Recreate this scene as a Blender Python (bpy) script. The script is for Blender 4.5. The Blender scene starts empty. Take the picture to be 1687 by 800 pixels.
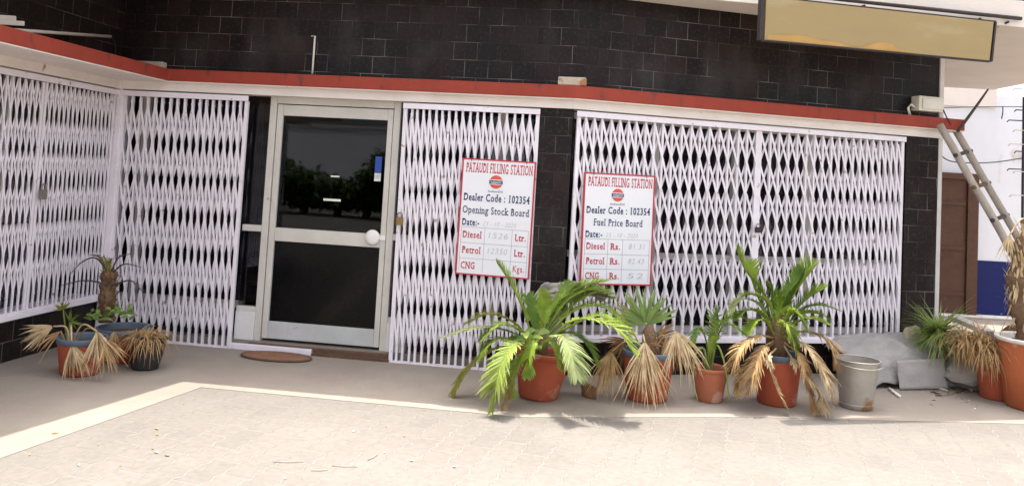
import bpy, bmesh, math, random
from mathutils import Vector, Matrix, noise
R = math.radians
sc = bpy.context.scene
col = sc.collection

# ---------------------------------------------------------------- camera, sky, sun, exposure
FOC, PITCH, ROLL, PPY, CX, EYE = 1345.119, 0.0592, 0.0559, 216.56, 843.5, 1.6
FW = Vector((0, math.cos(PITCH), math.sin(PITCH)))
_up = Vector((0, -math.sin(PITCH), math.cos(PITCH))); _rt = Vector((1, 0, 0))
RT = _rt*math.cos(ROLL) + _up*math.sin(ROLL)
UP = -_rt*math.sin(ROLL) + _up*math.cos(ROLL)
cam = bpy.data.cameras.new('camera'); camo = bpy.data.objects.new('camera', cam); col.objects.link(camo)
cam.sensor_width = 36; cam.lens = FOC/1687*36; cam.shift_y = -(400-PPY)/1687
cam.clip_start = .05; cam.clip_end = 1000
camo.matrix_world = Matrix(((RT.x, UP.x, -FW.x, 0), (RT.y, UP.y, -FW.y, 0), (RT.z, UP.z, -FW.z, EYE), (0, 0, 0, 1)))
sc.camera = camo

SUN_EL, SUN_AZ = 78.0, -8.5            # behind the building, very high
w = bpy.data.worlds.new('World'); sc.world = w; w.use_nodes = True
nt = w.node_tree; sky = nt.nodes.new('ShaderNodeTexSky'); sky.sky_type = 'NISHITA'; sky.sun_disc = False
sky.sun_elevation = R(SUN_EL); sky.sun_rotation = R(SUN_AZ); sky.dust_density = 6.0; sky.air_density = .8; sky.ozone_density = .5
bg = nt.nodes['Background']; bg.inputs[1].default_value = .15
hz = nt.nodes.new('ShaderNodeHueSaturation'); hz.inputs['Saturation'].default_value = .35   # dusty, pale summer sky
nt.links.new(sky.outputs[0], hz.inputs['Color']); nt.links.new(hz.outputs[0], bg.inputs[0])
sl = bpy.data.lights.new('sun', 'SUN'); sl.energy = 2.0; sl.angle = R(.53); sl.color = (1, .95, .87)
so = bpy.data.objects.new('sun', sl); col.objects.link(so)
_sd = Vector((math.sin(R(SUN_AZ))*math.cos(R(SUN_EL)), math.cos(R(SUN_AZ))*math.cos(R(SUN_EL)), math.sin(R(SUN_EL))))
so.rotation_euler = (-_sd).to_track_quat('-Z', 'Y').to_euler(); so.location = (0, 4, 12)
sc.view_settings.view_transform = 'Standard'; sc.view_settings.look = 'None'
sc.view_settings.exposure = 2.0; sc.view_settings.gamma = 1; sc.view_settings.use_curve_mapping = False
try:
    sc.cycles.max_bounces = 8; sc.cycles.diffuse_bounces = 5; sc.cycles.transparent_max_bounces = 12
    sc.cycles.sample_clamp_indirect = 6
except Exception: pass

# ---------------------------------------------------------------- frames of the three shop fronts
A = Vector((-3.5912, 7.4049, 0)); P = Vector((.5092, 6.8801, 0)); A1, A2, L1 = -.1273, .2572, 4.1338
def frame(o, a):
    return Matrix(((math.cos(a), -math.sin(a), 0, o.x), (math.sin(a), math.cos(a), 0, o.y), (0, 0, 1, o.z), (0, 0, 0, 1)))
F1 = frame(A, A1)                       # x along the door front, y into the shop
F2 = frame(P, A2)                       # right front
FL = frame(A, A1+math.pi/2)             # left front: x runs away from the camera, ends at the corner
I4 = Matrix.Identity(4)
def ray(x, y): return RT*((x-CX)/FOC) + UP*((PPY-y)/FOC) + FW
def at(x, y, Y):                        # point seen at photo pixel x, y standing at depth Y
    d = ray(x, y); s = Y/d.y; return Vector((d.x*s, Y, EYE+d.z*s))
def gnd(x, y, h=0):
    d = ray(x, y); s = (h-EYE)/d.z; return Vector((d.x*s, d.y*s, h))
def onf(F, x, y, off=0):                # point on a front's plane, in that front's own coordinates
    i = F.inverted(); o = i @ Vector((0, 0, EYE)); d = i.to_3x3() @ ray(x, y); s = (off-o.y)/d.y
    return o + d*s

# ---------------------------------------------------------------- mesh and object helpers
class MB:
    def __init__(s): s.v = []; s.f = []; s.sm = []
    def add(s, vs, fs, smooth=False):
        b = len(s.v); s.v += [Vector(v) for v in vs]; s.f += [[b+i for i in f] for f in fs]; s.sm += [smooth]*len(fs); return s
    def box(s, x0, x1, y0, y1, z0, z1):
        return s.add([(x0,y0,z0),(x1,y0,z0),(x1,y1,z0),(x0,y1,z0),(x0,y0,z1),(x1,y0,z1),(x1,y1,z1),(x0,y1,z1)],
            [(3,2,1,0),(4,5,6,7),(0,1,5,4),(1,2,6,5),(2,3,7,6),(3,0,4,7)])
    def prism(s, poly, z0, z1):
        n = len(poly)
        return s.add([(p[0],p[1],z0) for p in poly]+[(p[0],p[1],z1) for p in poly],
            [list(range(n))[::-1], list(range(n,2*n))]+[(i,(i+1)%n,n+(i+1)%n,n+i) for i in range(n)])
    def bar(s, a, b, w, d, up=(0,1,0)):   # square bar from a to b; d is measured along `up`
        a = Vector(a); b = Vector(b); t = (b-a).normalized(); u = Vector(up); u = (u-t*u.dot(t)).normalized(); r = t.cross(u)
        c = [r*w/2+u*d/2, -r*w/2+u*d/2, -r*w/2-u*d/2, r*w/2-u*d/2]
        return s.add([a+q for q in c]+[b+q for q in c], [(0,1,2,3),(7,6,5,4),(4,5,1,0),(5,6,2,1),(6,7,3,2),(7,4,0,3)])
    def tube(s, pts, r, n=8, caps=True):
        pts = [Vector(p) for p in pts]; rs = r if isinstance(r, (list, tuple)) else [r]*len(pts)
        ref = Vector((.31,.17,.93)); vs = []
        for i, p in enumerate(pts):
            t = (pts[min(i+1,len(pts)-1)]-pts[max(i-1,0)]).normalized()
            u = t.cross(ref)
            if u.length < .05: u = t.cross(Vector((1,0,0)))
            u.normalize(); v = t.cross(u)
            vs += [p+(u*math.cos(2*math.pi*k/n)+v*math.sin(2*math.pi*k/n))*rs[i] for k in range(n)]
        m = len(pts); fs = [(i*n+k, i*n+(k+1)%n, (i+1)*n+(k+1)%n, (i+1)*n+k) for i in range(m-1) for k in range(n)]
        if caps: fs += [list(range(n))[::-1], list(range((m-1)*n, m*n))]
        return s.add(vs, fs, True)
    def lathe(s, prof, c=(0,0,0), n=32, wob=0, seed=0):
        rnd = random.Random(seed); c = Vector(c); vs = []; m = len(prof)
        for r, z in prof:
            for k in range(n):
                a = 2*math.pi*k/n; rr = r*(1+wob*noise.noise(Vector((math.cos(a)*1.3+seed, math.sin(a)*1.3, z*6))))
                vs.append(c+Vector((rr*math.cos(a), rr*math.sin(a), z)))
        return s.add(vs, [(i*n+k, i*n+(k+1)%n, (i+1)*n+(k+1)%n, (i+1)*n+k) for i in range(m-1) for k in range(n)], True)

WORLD = {}
def obj(name, mb, mat, parent=None, F=None, bevel=0, auto=True):
    me = bpy.data.meshes.new(name)
    if F is None:                        # world coordinates: origin at the parent's base
        base = WORLD[parent.name].translation if parent else Vector((0,0,0)); vs = [v-base for v in mb.v]
        M = Matrix.Translation(base)
    else: vs = mb.v; M = F
    me.from_pydata([tuple(v) for v in vs], [], mb.f)
    for p, s in zip(me.polygons, mb.sm): p.use_smooth = s
    me.update(); bm = bmesh.new(); bm.from_mesh(me); bmesh.ops.recalc_face_normals(bm, faces=bm.faces)
    if bevel: bmesh.ops.bevel(bm, geom=[e for e in bm.edges if e.calc_face_angle(0) > .5], offset=bevel, segments=2, affect='EDGES', profile=.6)
    bm.to_mesh(me); bm.free()
    o = bpy.data.objects.new(name, me); col.objects.link(o); me.materials.append(mat)
    if parent: o.parent = parent; o.matrix_basis = WORLD[parent.name].inverted() @ M
    else: o.matrix_basis = M
    WORLD[o.name] = M
    return o
def tag(o, label=None, cat=None, group=None, kind=None):
    if label: o['label'] = label
    if cat: o['category'] = cat
    if group: o['group'] = group
    if kind: o['kind'] = kind
    return o
def thing(name, label, cat, loc=(0,0,0), group=None, F=None):
    o = bpy.data.objects.new(name, None); col.objects.link(o); o.empty_display_size = .1
    M = F.copy() if F is not None else Matrix.Translation(Vector(loc)); o.matrix_basis = M; WORLD[o.name] = M
    return tag(o, label, cat, group)

# ---------------------------------------------------------------- materials
def rgb(*c): return (c[0], c[1], c[2], 1)
def new_mat(name):
    m = bpy.data.materials.new(name); m.use_nodes = True; n = m.node_tree.nodes; return m, n, m.node_tree.links, n['Principled BSDF']
def paint(name, base, dark=None, scale=6, amt=.5, rough=.6, bump=.15, bscale=40, spec=.3, speck=None, metal=0, stretch=(1,1,1)):
    """a surface whose colour wanders between two tones, with fine grain"""
    m, n, l, b = new_mat(name); tc = n.new('ShaderNodeTexCoord'); mp = n.new('ShaderNodeMapping'); mp.inputs['Scale'].default_value = stretch
    l.new(tc.outputs['Object'], mp.inputs[0])
    t = n.new('ShaderNodeTexNoise'); t.inputs['Scale'].default_value = scale; t.inputs['Detail'].default_value = 8; t.inputs['Roughness'].default_value = .65
    l.new(mp.outputs[0], t.inputs['Vector'])
    r = n.new('ShaderNodeValToRGB'); r.color_ramp.elements[0].position = .5-.25*amt-.1; r.color_ramp.elements[1].position = .5+.25*amt
    dark = dark or tuple(c*.6 for c in base); r.color_ramp.elements[0].color = rgb(*dark); r.color_ramp.elements[1].color = rgb(*base)
    l.new(t.outputs[0], r.inputs[0]); out = r.outputs[0]
    if speck:
        t2 = n.new('ShaderNodeTexNoise'); t2.inputs['Scale'].default_value = speck[1]; t2.inputs['Detail'].default_value = 4; l.new(mp.outputs[0], t2.inputs['Vector'])
        r2 = n.new('ShaderNodeValToRGB'); r2.color_ramp.elements[0].position = speck[2]; r2.color_ramp.elements[1].position = speck[2]+.06
        l.new(t2.outputs[0], r2.inputs[0]); mx = n.new('ShaderNodeMix'); mx.data_type = 'RGBA'
        l.new(r2.outputs[0], mx.inputs[0]); l.new(out, mx.inputs[6]); mx.inputs[7].default_value = rgb(*speck[0]); out = mx.outputs[2]
    l.new(out, b.inputs['Base Color']); b.inputs['Roughness'].default_value = rough; b.inputs['Specular IOR Level'].default_value = spec; b.inputs['Metallic'].default_value = metal
    if bump:
        t3 = n.new('ShaderNodeTexNoise'); t3.inputs['Scale'].default_value = bscale; t3.inputs['Detail'].default_value = 5; l.new(mp.outputs[0], t3.inputs['Vector'])
        bp = n.new('ShaderNodeBump'); bp.inputs['Strength'].default_value = bump; bp.inputs['Distance'].default_value = .01
        l.new(t3.outputs[0], bp.inputs['Height']); l.new(bp.outputs[0], b.inputs['Normal'])
    return m
def leaf(name, a, b2, tr=.42, rough=.5, scale=9, spot=(.34,.30,.10)):
    m, n, l, b = new_mat(name); tc = n.new('ShaderNodeTexCoord'); t = n.new('ShaderNodeTexNoise'); t.inputs['Scale'].default_value = scale; t.inputs['Detail'].default_value = 4
    l.new(tc.outputs['Object'], t.inputs['Vector']); r = n.new('ShaderNodeValToRGB'); r.color_ramp.elements[0].position = .35; r.color_ramp.elements[1].position = .65
    r.color_ramp.elements[0].color = rgb(*a); r.color_ramp.elements[1].color = rgb(*b2); l.new(t.outputs[0], r.inputs[0]); l.new(r.outputs[0], b.inputs['Base Color'])
    t4 = n.new('ShaderNodeTexNoise'); t4.inputs['Scale'].default_value = 26; t4.inputs['Detail'].default_value = 3; l.new(tc.outputs['Object'], t4.inputs['Vector'])
    r4 = n.new('ShaderNodeValToRGB'); r4.color_ramp.elements[0].position = .60; r4.color_ramp.elements[1].position = .70; l.new(t4.outputs[0], r4.inputs[0])
    m4 = n.new('ShaderNodeMix'); m4.data_type = 'RGBA'; l.new(r4.outputs[0], m4.inputs[0]); l.new(r.outputs[0], m4.inputs[6]); m4.inputs[7].default_value = rgb(*spot); r = m4; r_out = m4.outputs[2]
    l.new(r_out, b.inputs['Base Color']); b.inputs['Roughness'].default_value = rough; b.inputs['Specular IOR Level'].default_value = .3
    tl = n.new('ShaderNodeBsdfTranslucent'); l.new(r_out, tl.inputs[0]); mx = n.new('ShaderNodeMixShader'); mx.inputs[0].default_value = tr
    l.new(b.outputs[0], mx.inputs[1]); l.new(tl.outputs[0], mx.inputs[2]); l.new(mx.outputs[0], n['Material Output'].inputs[0])
    return m
def tiles(name):
    m, n, l, b = new_mat(name); tc = n.new('ShaderNodeTexCoord'); sp = n.new('ShaderNodeSeparateXYZ'); cb = n.new('ShaderNodeCombineXYZ')
    l.new(tc.outputs['Object'], sp.inputs[0]); l.new(sp.outputs[0], cb.inputs[0]); l.new(sp.outputs[2], cb.inputs[1])
    br = n.new('ShaderNodeTexBrick'); br.inputs['Scale'].default_value = 1; br.inputs['Brick Width'].default_value = .205; br.inputs['Row Height'].default_value = .1535
    br.inputs['Mortar Size'].default_value = .0022; br.inputs['Mortar Smooth'].default_value = .2; br.offset = .5; br.inputs['Bias'].default_value = 0
    br.inputs['Color1'].default_value = rgb(.011,.0075,.007); br.inputs['Color2'].default_value = rgb(.027,.016,.0145); br.inputs['Mortar'].default_value = rgb(.2,.18,.16)
    l.new(cb.outputs[0], br.inputs['Vector'])
    def nz(s, d=6, st=(1,1,1)):
        mp = n.new('ShaderNodeMapping'); mp.inputs['Scale'].default_value = st; l.new(tc.outputs['Object'], mp.inputs[0])
        t = n.new('ShaderNodeTexNoise'); t.inputs['Scale'].default_value = s; t.inputs['Detail'].default_value = d; l.new(mp.outputs[0], t.inputs['Vector']); return t.outputs[0]
    def ramp(v, a, c, c0=(0,0,0), c1=(1,1,1)):
        r = n.new('ShaderNodeValToRGB'); r.color_ramp.elements[0].position = a; r.color_ramp.elements[1].position = c
        r.color_ramp.elements[0].color = rgb(*c0); r.color_ramp.elements[1].color = rgb(*c1); l.new(v, r.inputs[0]); return r.outputs[0]
    def mix(f, a, c, mode='MIX'):
        x = n.new('ShaderNodeMix'); x.data_type = 'RGBA'; x.blend_type = mode
        for s, k in ((f,0),(a,6),(c,7)):
            if hasattr(s, 'links'): l.new(s, x.inputs[k])
            else: x.inputs[k].default_value = s
        return x.outputs[2]
    # patchy grout: in most joints the grout is dark with dirt, in some still pale
    gm = ramp(nz(2.3, 6), .47, .68); tile_only = n.new('ShaderNodeMath'); tile_only.operation = 'LESS_THAN'; tile_only.inputs[1].default_value = .5; l.new(br.outputs['Fac'], tile_only.inputs[0])
    pale = mix(gm, rgb(.026,.022,.021), rgb(.26,.235,.215))
    tile = mix(ramp(nz(1.1, 3), .4, .65), br.outputs['Color'], rgb(.010,.0085,.009))
    mot = ramp(nz(38, 6), .52, .74); tile = mix(mot, tile, rgb(.034,.024,.022))          # speckled granite look
    dust = ramp(nz(1.7, 8, (1,1,.6)), .56, .80, c1=(.3,.3,.3)); tile = mix(dust, tile, rgb(.13,.12,.115))
    c = mix(br.outputs['Fac'], tile, pale); l.new(c, b.inputs['Base Color'])
    l.new(ramp(nz(5, 6), .3, .7, (.28,.28,.28), (.55,.55,.55)), b.inputs['Roughness']); b.inputs['Specular IOR Level'].default_value = .14
    bp = n.new('ShaderNodeBump'); bp.inputs['Strength'].default_value = .35; bp.inputs['Distance'].default_value = .004; bp.invert = True
    l.new(br.outputs['Fac'], bp.inputs['Height']); l.new(bp.outputs[0], b.inputs['Normal'])
    return m
def pavers():
    m, n, l, b = new_mat('concrete_pavers'); tc = n.new('ShaderNodeTexCoord'); mp = n.new('ShaderNodeMapping'); mp.inputs['Rotation'].default_value = (0,0,-R(90-17))
    l.new(tc.outputs['Object'], mp.inputs[0])
    wv = n.new('ShaderNodeTexNoise'); wv.inputs['Scale'].default_value = 5; l.new(mp.outputs[0], wv.inputs['Vector'])
    # zigzag edge of the interlocking blocks
    sp = n.new('ShaderNodeSeparateXYZ'); l.new(mp.outputs[0], sp.inputs[0])
    pp = n.new('ShaderNodeMath'); pp.operation = 'PINGPONG'; pp.inputs[1].default_value = .056; l.new(sp.outputs[0], pp.inputs[0])
    ad = n.new('ShaderNodeMath'); ad.operation = 'MULTIPLY_ADD'; ad.inputs[1].default_value = .32; l.new(pp.outputs[0], ad.inputs[0]); l.new(sp.outputs[1], ad.inputs[2])
    a2 = n.new('ShaderNodeMath'); a2.operation = 'MULTIPLY_ADD'; a2.inputs[1].default_value = .03; l.new(wv.outputs[0], a2.inputs[0]); l.new(ad.outputs[0], a2.inputs[2])
    cb = n.new('ShaderNodeCombineXYZ'); l.new(sp.outputs[0], cb.inputs[0]); l.new(a2.outputs[0], cb.inputs[1])
    br = n.new('ShaderNodeTexBrick'); br.inputs['Scale'].default_value = 1; br.inputs['Brick Width'].default_value = .34; br.inputs['Row Height'].default_value = .165
    br.inputs['Mortar Size'].default_value = .011; br.inputs['Mortar Smooth'].default_value = .8; br.offset = .5
    br.inputs['Color1'].default_value = rgb(.160,.146,.131); br.inputs['Color2'].default_value = rgb(.176,.159,.143); br.inputs['Mortar'].default_value = rgb(.206,.190,.172)
    l.new(cb.outputs[0], br.inputs['Vector'])
    t = n.new('ShaderNodeTexNoise'); t.inputs['Scale'].default_value = 1.1; t.inputs['Detail'].default_value = 9; t.inputs['Roughness'].default_value = .7; l.new(tc.outputs['Object'], t.inputs['Vector'])
    r = n.new('ShaderNodeValToRGB'); r.color_ramp.elements[0].position = .42; r.color_ramp.elements[1].position = .62; l.new(t.outputs[0], r.inputs[0])
    mx = n.new('ShaderNodeMix'); mx.data_type = 'RGBA'; l.new(r.outputs[0], mx.inputs[0]); l.new(br.outputs['Color'], mx.inputs[6]); mx.inputs[7].default_value = rgb(.190,.173,.155)
    t2 = n.new('ShaderNodeTexNoise'); t2.inputs['Scale'].default_value = 24; t2.inputs['Detail'].default_value = 6; l.new(tc.outputs['Object'], t2.inputs['Vector'])
    r2 = n.new('ShaderNodeValToRGB'); r2.color_ramp.elements[0].position = .3; r2.color_ramp.elements[1].position = .7; r2.color_ramp.elements[0].color = rgb(.86,.85,.83); l.new(t2.outputs[0], r2.inputs[0])
    m2 = n.new('ShaderNodeMix'); m2.data_type = 'RGBA'; m2.blend_type = 'MULTIPLY'; m2.inputs[0].default_value = 1; l.new(mx.outputs[2], m2.inputs[6]); l.new(r2.outputs[0], m2.inputs[7])
    l.new(m2.outputs[2], b.inputs['Base Color']); b.inputs['Roughness'].default_value = .9; b.inputs['Specular IOR Level'].default_value = .15
    bp = n.new('ShaderNodeBump'); bp.inputs['Strength'].default_value = .5; bp.inputs['Distance'].default_value = .012; bp.invert = True; l.new(br.outputs['Fac'], bp.inputs['Height'])
    bp2 = n.new('ShaderNodeBump'); bp2.inputs['Strength'].default_value = .3; bp2.inputs['Distance'].default_value = .008; l.new(t2.outputs[0], bp2.inputs['Height']); l.new(bp.outputs[0], bp2.inputs['Normal']); l.new(bp2.outputs[0], b.inputs['Normal'])
    return m
def glass(name, tint=.25, gloss=.06):
    m, n, l, b = new_mat(name); n.remove(b); tr = n.new('ShaderNodeBsdfTransparent'); tr.inputs[0].default_value = rgb(tint,tint,tint*1.05)
    gl = n.new('ShaderNodeBsdfGlossy'); gl.inputs['Roughness'].default_value = .02; gl.inputs[0].default_value = rgb(.95,.97,1)
    mx = n.new('ShaderNodeMixShader'); lw = n.new('ShaderNodeFresnel'); lw.inputs[0].default_value = 1.5
    mm = n.new('ShaderNodeMath'); mm.operation = 'MULTIPLY'; mm.inputs[1].default_value = gloss/.04; l.new(lw.outputs[0], mm.inputs[0]); mm.use_clamp = True
    l.new(mm.outputs[0], mx.inputs[0]); l.new(tr.outputs[0], mx.inputs[1]); l.new(gl.outputs[0], mx.inputs[2]); l.new(mx.outputs[0], n['Material Output'].inputs[0])
    return m

M = {}
M['tile'] = tiles('black_granite_tile')
M['red'] = paint('red_oxide_paint', (.34,.050,.027), (.24,.038,.024), 4, 1, .65, .25, 60, speck=((.17,.045,.032), 5, .63), stretch=(2,2,.7))
M['lintel'] = paint('cream_lintel_paint', (.80,.73,.68), (.66,.58,.52), 4, 1, .7, .2, 30, speck=((.35,.27,.2), 9, .70))
M['gate'] = paint('gate_white_paint', (.84,.785,.835), (.70,.65,.68), 5, .9, .5, .1, 60, speck=((.40,.29,.25), 16, .665))
M['soffit'] = paint('soffit_plaster', (.80,.72,.655), (.68,.60,.54), 2, 1, .85, .1, 20)
M['parapet'] = paint('parapet_blue_paint', (.05,.06,.12), (.03,.04,.08), 3, 1, .6)
M['apron'] = paint('apron_concrete', (.30,.258,.218), (.215,.183,.152), 1.6, 1.0, .9, .25, 60, .15, speck=((.25,.22,.19), 7, .68))
M['paver'] = pavers()
M['alu'] = paint('door_frame_paint', (.63,.605,.55), (.49,.455,.40), 5, 1, .45, .12, 40, speck=((.26,.17,.1), 11, .70))
M['alu_low'] = paint('door_kick_rail_paint', (.52,.53,.52), (.42,.42,.40), 5, 1, .5, .12, 40, speck=((.26,.17,.1), 13, .69))
M['white_panel'] = paint('white_wall_paint', (.72,.71,.70), (.58,.56,.54), 5, 1, .7, .15, 30, speck=((.36,.3,.25), 8, .69))
M['glass'] = glass('door_glass', .30, .022)
M['dark_glass'] = glass('tinted_window_glass', .62, .03)
M['laminate'] = paint('black_laminate', (.004,.004,.005), (.003,.003,.003), 3, 1, .12, 0, spec=.14)
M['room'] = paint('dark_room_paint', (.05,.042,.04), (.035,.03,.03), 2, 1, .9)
M['maroon'] = paint('maroon_wall_paint', (.075,.028,.030), (.05,.02,.022), 2, 1, .9)
M['rust'] = paint('rusty_steel', (.16,.085,.05), (.06,.04,.03), 14, 1, .85, .4, 50)
M['brown_mat'] = paint('brown_coir', (.30,.16,.105), (.20,.10,.07), 30, 1, 1, .8, 160, .05)
M['steel'] = paint('worn_galvanised_steel', (.44,.42,.38), (.30,.265,.22), 4, 1, .45, .2, 25, .5, speck=((.30,.17,.09), 4, .57), metal=.45)
M['terra'] = paint('painted_terracotta', (.40,.092,.045), (.27,.066,.037), 4, 1, .8, .3, 40, .2, speck=((.42,.22,.15), 6, .60))
M['terra_bare'] = paint('bare_terracotta', (.42,.15,.08), (.31,.10,.06), 4, 1, .85, .3, 40, .15, speck=((.48,.28,.20), 6, .56))
M['terra_big'] = paint('orange_clay', (.45,.13,.05), (.31,.085,.035), 3, 1, .8, .3, 40, .2, speck=((.46,.25,.15), 5, .58))
M['rimblue'] = paint('faded_blue_paint', (.115,.145,.185), (.075,.09,.115), 8, 1, .7, .15)
M['black_plastic'] = paint('black_nursery_plastic', (.03,.03,.033), (.02,.02,.02), 8, 1, .5)
M['soil'] = paint('dry_soil', (.12,.085,.06), (.06,.045,.035), 14, 1, 1, .8, 40, .05)
M['g1'] = leaf('frond_green', (.19,.285,.035), (.34,.455,.06))
M['g2'] = leaf('frond_yellow_green', (.23,.315,.05), (.35,.43,.09))
M['g3'] = leaf('frond_dark_green', (.11,.20,.035), (.20,.315,.05))
M['g4'] = leaf('frond_pale', (.27,.34,.12), (.38,.43,.20))
M['g5'] = leaf('blue_green_leaf', (.17,.26,.07), (.29,.40,.13))
M['olive'] = leaf('frond_olive', (.18,.19,.03), (.30,.28,.05))
M['straw'] = leaf('dry_straw', (.46,.32,.17), (.68,.54,.34), .25, .8, 14)
M['tan'] = leaf('dry_tan', (.34,.20,.09), (.52,.35,.17), .25, .8, 14)
M['brown'] = leaf('dry_brown', (.17,.085,.04), (.30,.16,.075), .2, .8, 14)
M['twig'] = paint('dead_dark_twig', (.09,.07,.06), (.05,.04,.04), 20, 1, .9)
M['bark'] = paint('shaggy_trunk', (.22,.14,.085), (.09,.055,.035), 26, 1, .95, 1, 50, .1)
M['wood'] = paint('weathered_wood', (.48,.42,.36), (.27,.225,.185), 5, 1, .9, .5, 30, .1, stretch=(3,3,1))
M['rag'] = paint('dusty_sack_cloth', (.33,.30,.27), (.25,.22,.19), 6, 1, 1, .5, 90, .05)
M['tarp'] = paint('grey_sheet', (.38,.36,.345), (.28,.262,.25), 3.5, 1, .9, .6, 60, .1)
M['stone'] = paint('dark_stone', (.14,.115,.105), (.08,.065,.06), 9, 1, .95, .8, 20)
M['chalk'] = paint('white_limewash', (.70,.67,.62), (.52,.48,.43), 6, 1, .9, .3)
M['brick'] = paint('plastered_brick', (.58,.50,.40), (.38,.30,.22), 8, 1, .9, .5, 30, speck=((.36,.17,.09), 7, .64))
M['plastic_white'] = paint('aged_white_plastic', (.72,.69,.60), (.60,.56,.46), 6, 1, .45, .05)
M['signyellow'] = paint('faded_yellow_sheet', (.36,.265,.12), (.30,.215,.10), 2.0, 1, .55, .1, 12, speck=((.37,.285,.15), 2.0, .58), stretch=(.6,1,1.6))
M['rip'] = paint('torn_ochre_film', (.50,.30,.10), (.42,.24,.08), 5, 1, .7)
M['darkmetal'] = paint('dark_iron', (.045,.035,.032), (.03,.024,.022), 12, 1, .6, .2)
M['cable'] = paint('black_cable', (.03,.03,.032), None, 12, 1, .6, 0)
M['board'] = paint('white_board_face', (.78,.78,.80), (.74,.74,.76), 4, 1, .4, 0)
M['signred'] = paint('sign_red', (.50,.035,.055), (.46,.03,.05), 6, 1, .5, 0)
M['signnavy'] = paint('sign_navy', (.025,.035,.13), None, 6, .1, .5, 0)
M['line'] = paint('sign_rule_grey', (.25,.25,.28), None, 6, .1, .5, 0)
M['marker'] = paint('faded_marker', (.42,.42,.43), (.52,.52,.53), 30, 1, .5, 0)
M['emb_orange'] = paint('emblem_orange', (.68,.10,.06), None, 6, .1, .5, 0)
M['emb_white'] = paint('emblem_white', (.78,.78,.8), None, 6, .1, .5, 0)
M['blue_sticker'] = paint('blue_sticker', (.02,.07,.34), (.02,.06,.28), 6, 1, .4, 0)
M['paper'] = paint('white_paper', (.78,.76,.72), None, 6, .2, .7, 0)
M['porcelain'] = paint('white_porcelain', (.80,.79,.76), (.72,.70,.66), 6, 1, .25, 0, spec=.5)
M['brass'] = paint('old_brass', (.32,.2,.08), (.16,.1,.05), 20, 1, .45, .1, metal=.6)
M['padlock'] = paint('worn_lock_steel', (.30,.28,.25), (.16,.14,.12), 20, 1, .45, .1, metal=.5)
M['backwall'] = paint('pale_blue_limewash', (.80,.81,.86), (.66,.66,.70), 1.5, 1, .85, .1, 20, speck=((.55,.52,.48), 2.2, .63), stretch=(1,1,.5))
M['dado'] = paint('navy_dado_paint', (.008,.014,.11), (.006,.010,.08), 3, 1, .7, .15, speck=((.12,.14,.26), 9, .68))
M['browndoor'] = paint('brown_door_paint', (.115,.055,.035), (.07,.035,.024), 6, 1, .7, .3, 30, speck=((.2,.15,.12), 14, .70))
M['cloth'] = paint('folded_cloth', (.34,.34,.31), None, 6, 1, .95)
M['treegreen'] = leaf('tree_leaf', (.035,.07,.015), (.08,.13,.03))
M['treebark'] = paint('tree_bark', (.14,.10,.07), (.08,.06,.045), 14, 1, 1, .6)

# ---------------------------------------------------------------- the setting
g = MB().add([(-150,-150,-.003),(150,-150,-.003),(150,150,-.003),(-150,150,-.003)], [(0,1,2,3)])
tag(obj('paved_ground', g, M['paver']), kind='structure')
g = MB().prism([(-4.6,.5),(-3.67,.5),(-2.59,4.36),(-2.12,5.95),(.18,5.655),(1.92,5.99),(3.95,6.21),(8,7.4),(12,7.4),(12,13.4),(-7,13.4),(-7,.5)], -.06, 0)
tag(obj('concrete_apron', g, M['apron']), kind='structure')

# ---------------------------------------------------------------- the shop building
shop = thing('shop_building', 'single storey shop front clad in black tiles with a red ledge over white gates', 'building', A)
def w2(F, x, y): v = F @ Vector((x, y, 0)); return (v.x, v.y)
def isect(p, d, q, e):
    p, d, q, e = [Vector(a[:2]) for a in (p, d, q, e)]; k = (q-p).cross(e)/d.cross(e); return tuple(p+d*k)
dL, d1, d2 = FL.col[0][:2], F1.col[0][:2], F2.col[0][:2]
def outline(oL, o1, o2, t_end, tl=-4.4, i=.15):
    a = w2(FL, tl, -oL); c = isect(a, dL, w2(F1, 0, -o1), d1); m = isect(w2(F1, 0, -o1), d1, w2(F2, 0, -o2), d2)
    e = w2(F2, t_end, -o2); e2 = w2(F2, t_end, i); m2 = isect(w2(F1, 0, i), d1, w2(F2, 0, i), d2); c2 = isect(w2(FL, 0, i), dL, w2(F1, 0, i), d1); a2 = w2(FL, tl, i)
    return [a, c, m, e, e2, m2, c2, a2]
o = obj('ledge', MB().prism(outline(.52, .09, .09, 3.93), 2.309, 2.418), M['red'], shop, bevel=.010)
obj('ledge_soffit', MB().prism(outline(.512, .082, .082, 3.922), 2.300, 2.3125), M['lintel'], shop)
o = obj('lintel', MB().prism(outline(.035, .035, .035, 3.74), 2.2255, 2.304), M['lintel'], shop)
# upper tiled wall
for F, x0, x1 in ((FL, -4.4, -.002), (F1, 0, L1), (F2, 0, 3.70)):
    obj('tiled_wall', MB().box(x0, x1, .0, .2, 2.35, 3.26), M['tile'], shop, F)
obj('pillar', MB().box(3.848, L1-.002, -.012, .3, 0, 2.228), M['tile'], shop, F1)
obj('end_pillar', MB().box(3.335, 3.70, -.012, .3, 0, 2.228), M['tile'], shop, F2)
obj('corner_post', MB().box(-.02, .058, -.03, .1, 0, 2.2255), M['gate'], shop, F1, bevel=.004)
obj('edge_trim', MB().box(3.7, 3.745, -.016, .2, 0, 3.22), M['chalk'], shop, F2)
obj('plinth', MB().box(0.03, 3.335, .035, .3, 0, .285), M['tile'], shop, F2)
obj('plinth', MB().box(-4.4, -.02, .035, .3, 0, .33), M['tile'], shop, FL)
obj('sill', MB().box(0.012, 3.33, -.035, .32, .285, .325), M['gate'], shop, F2, bevel=.004)
obj('sill', MB().box(-4.4, -.03, -.035, .32, .33, .37), M['gate'], shop, FL, bevel=.004)
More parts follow.
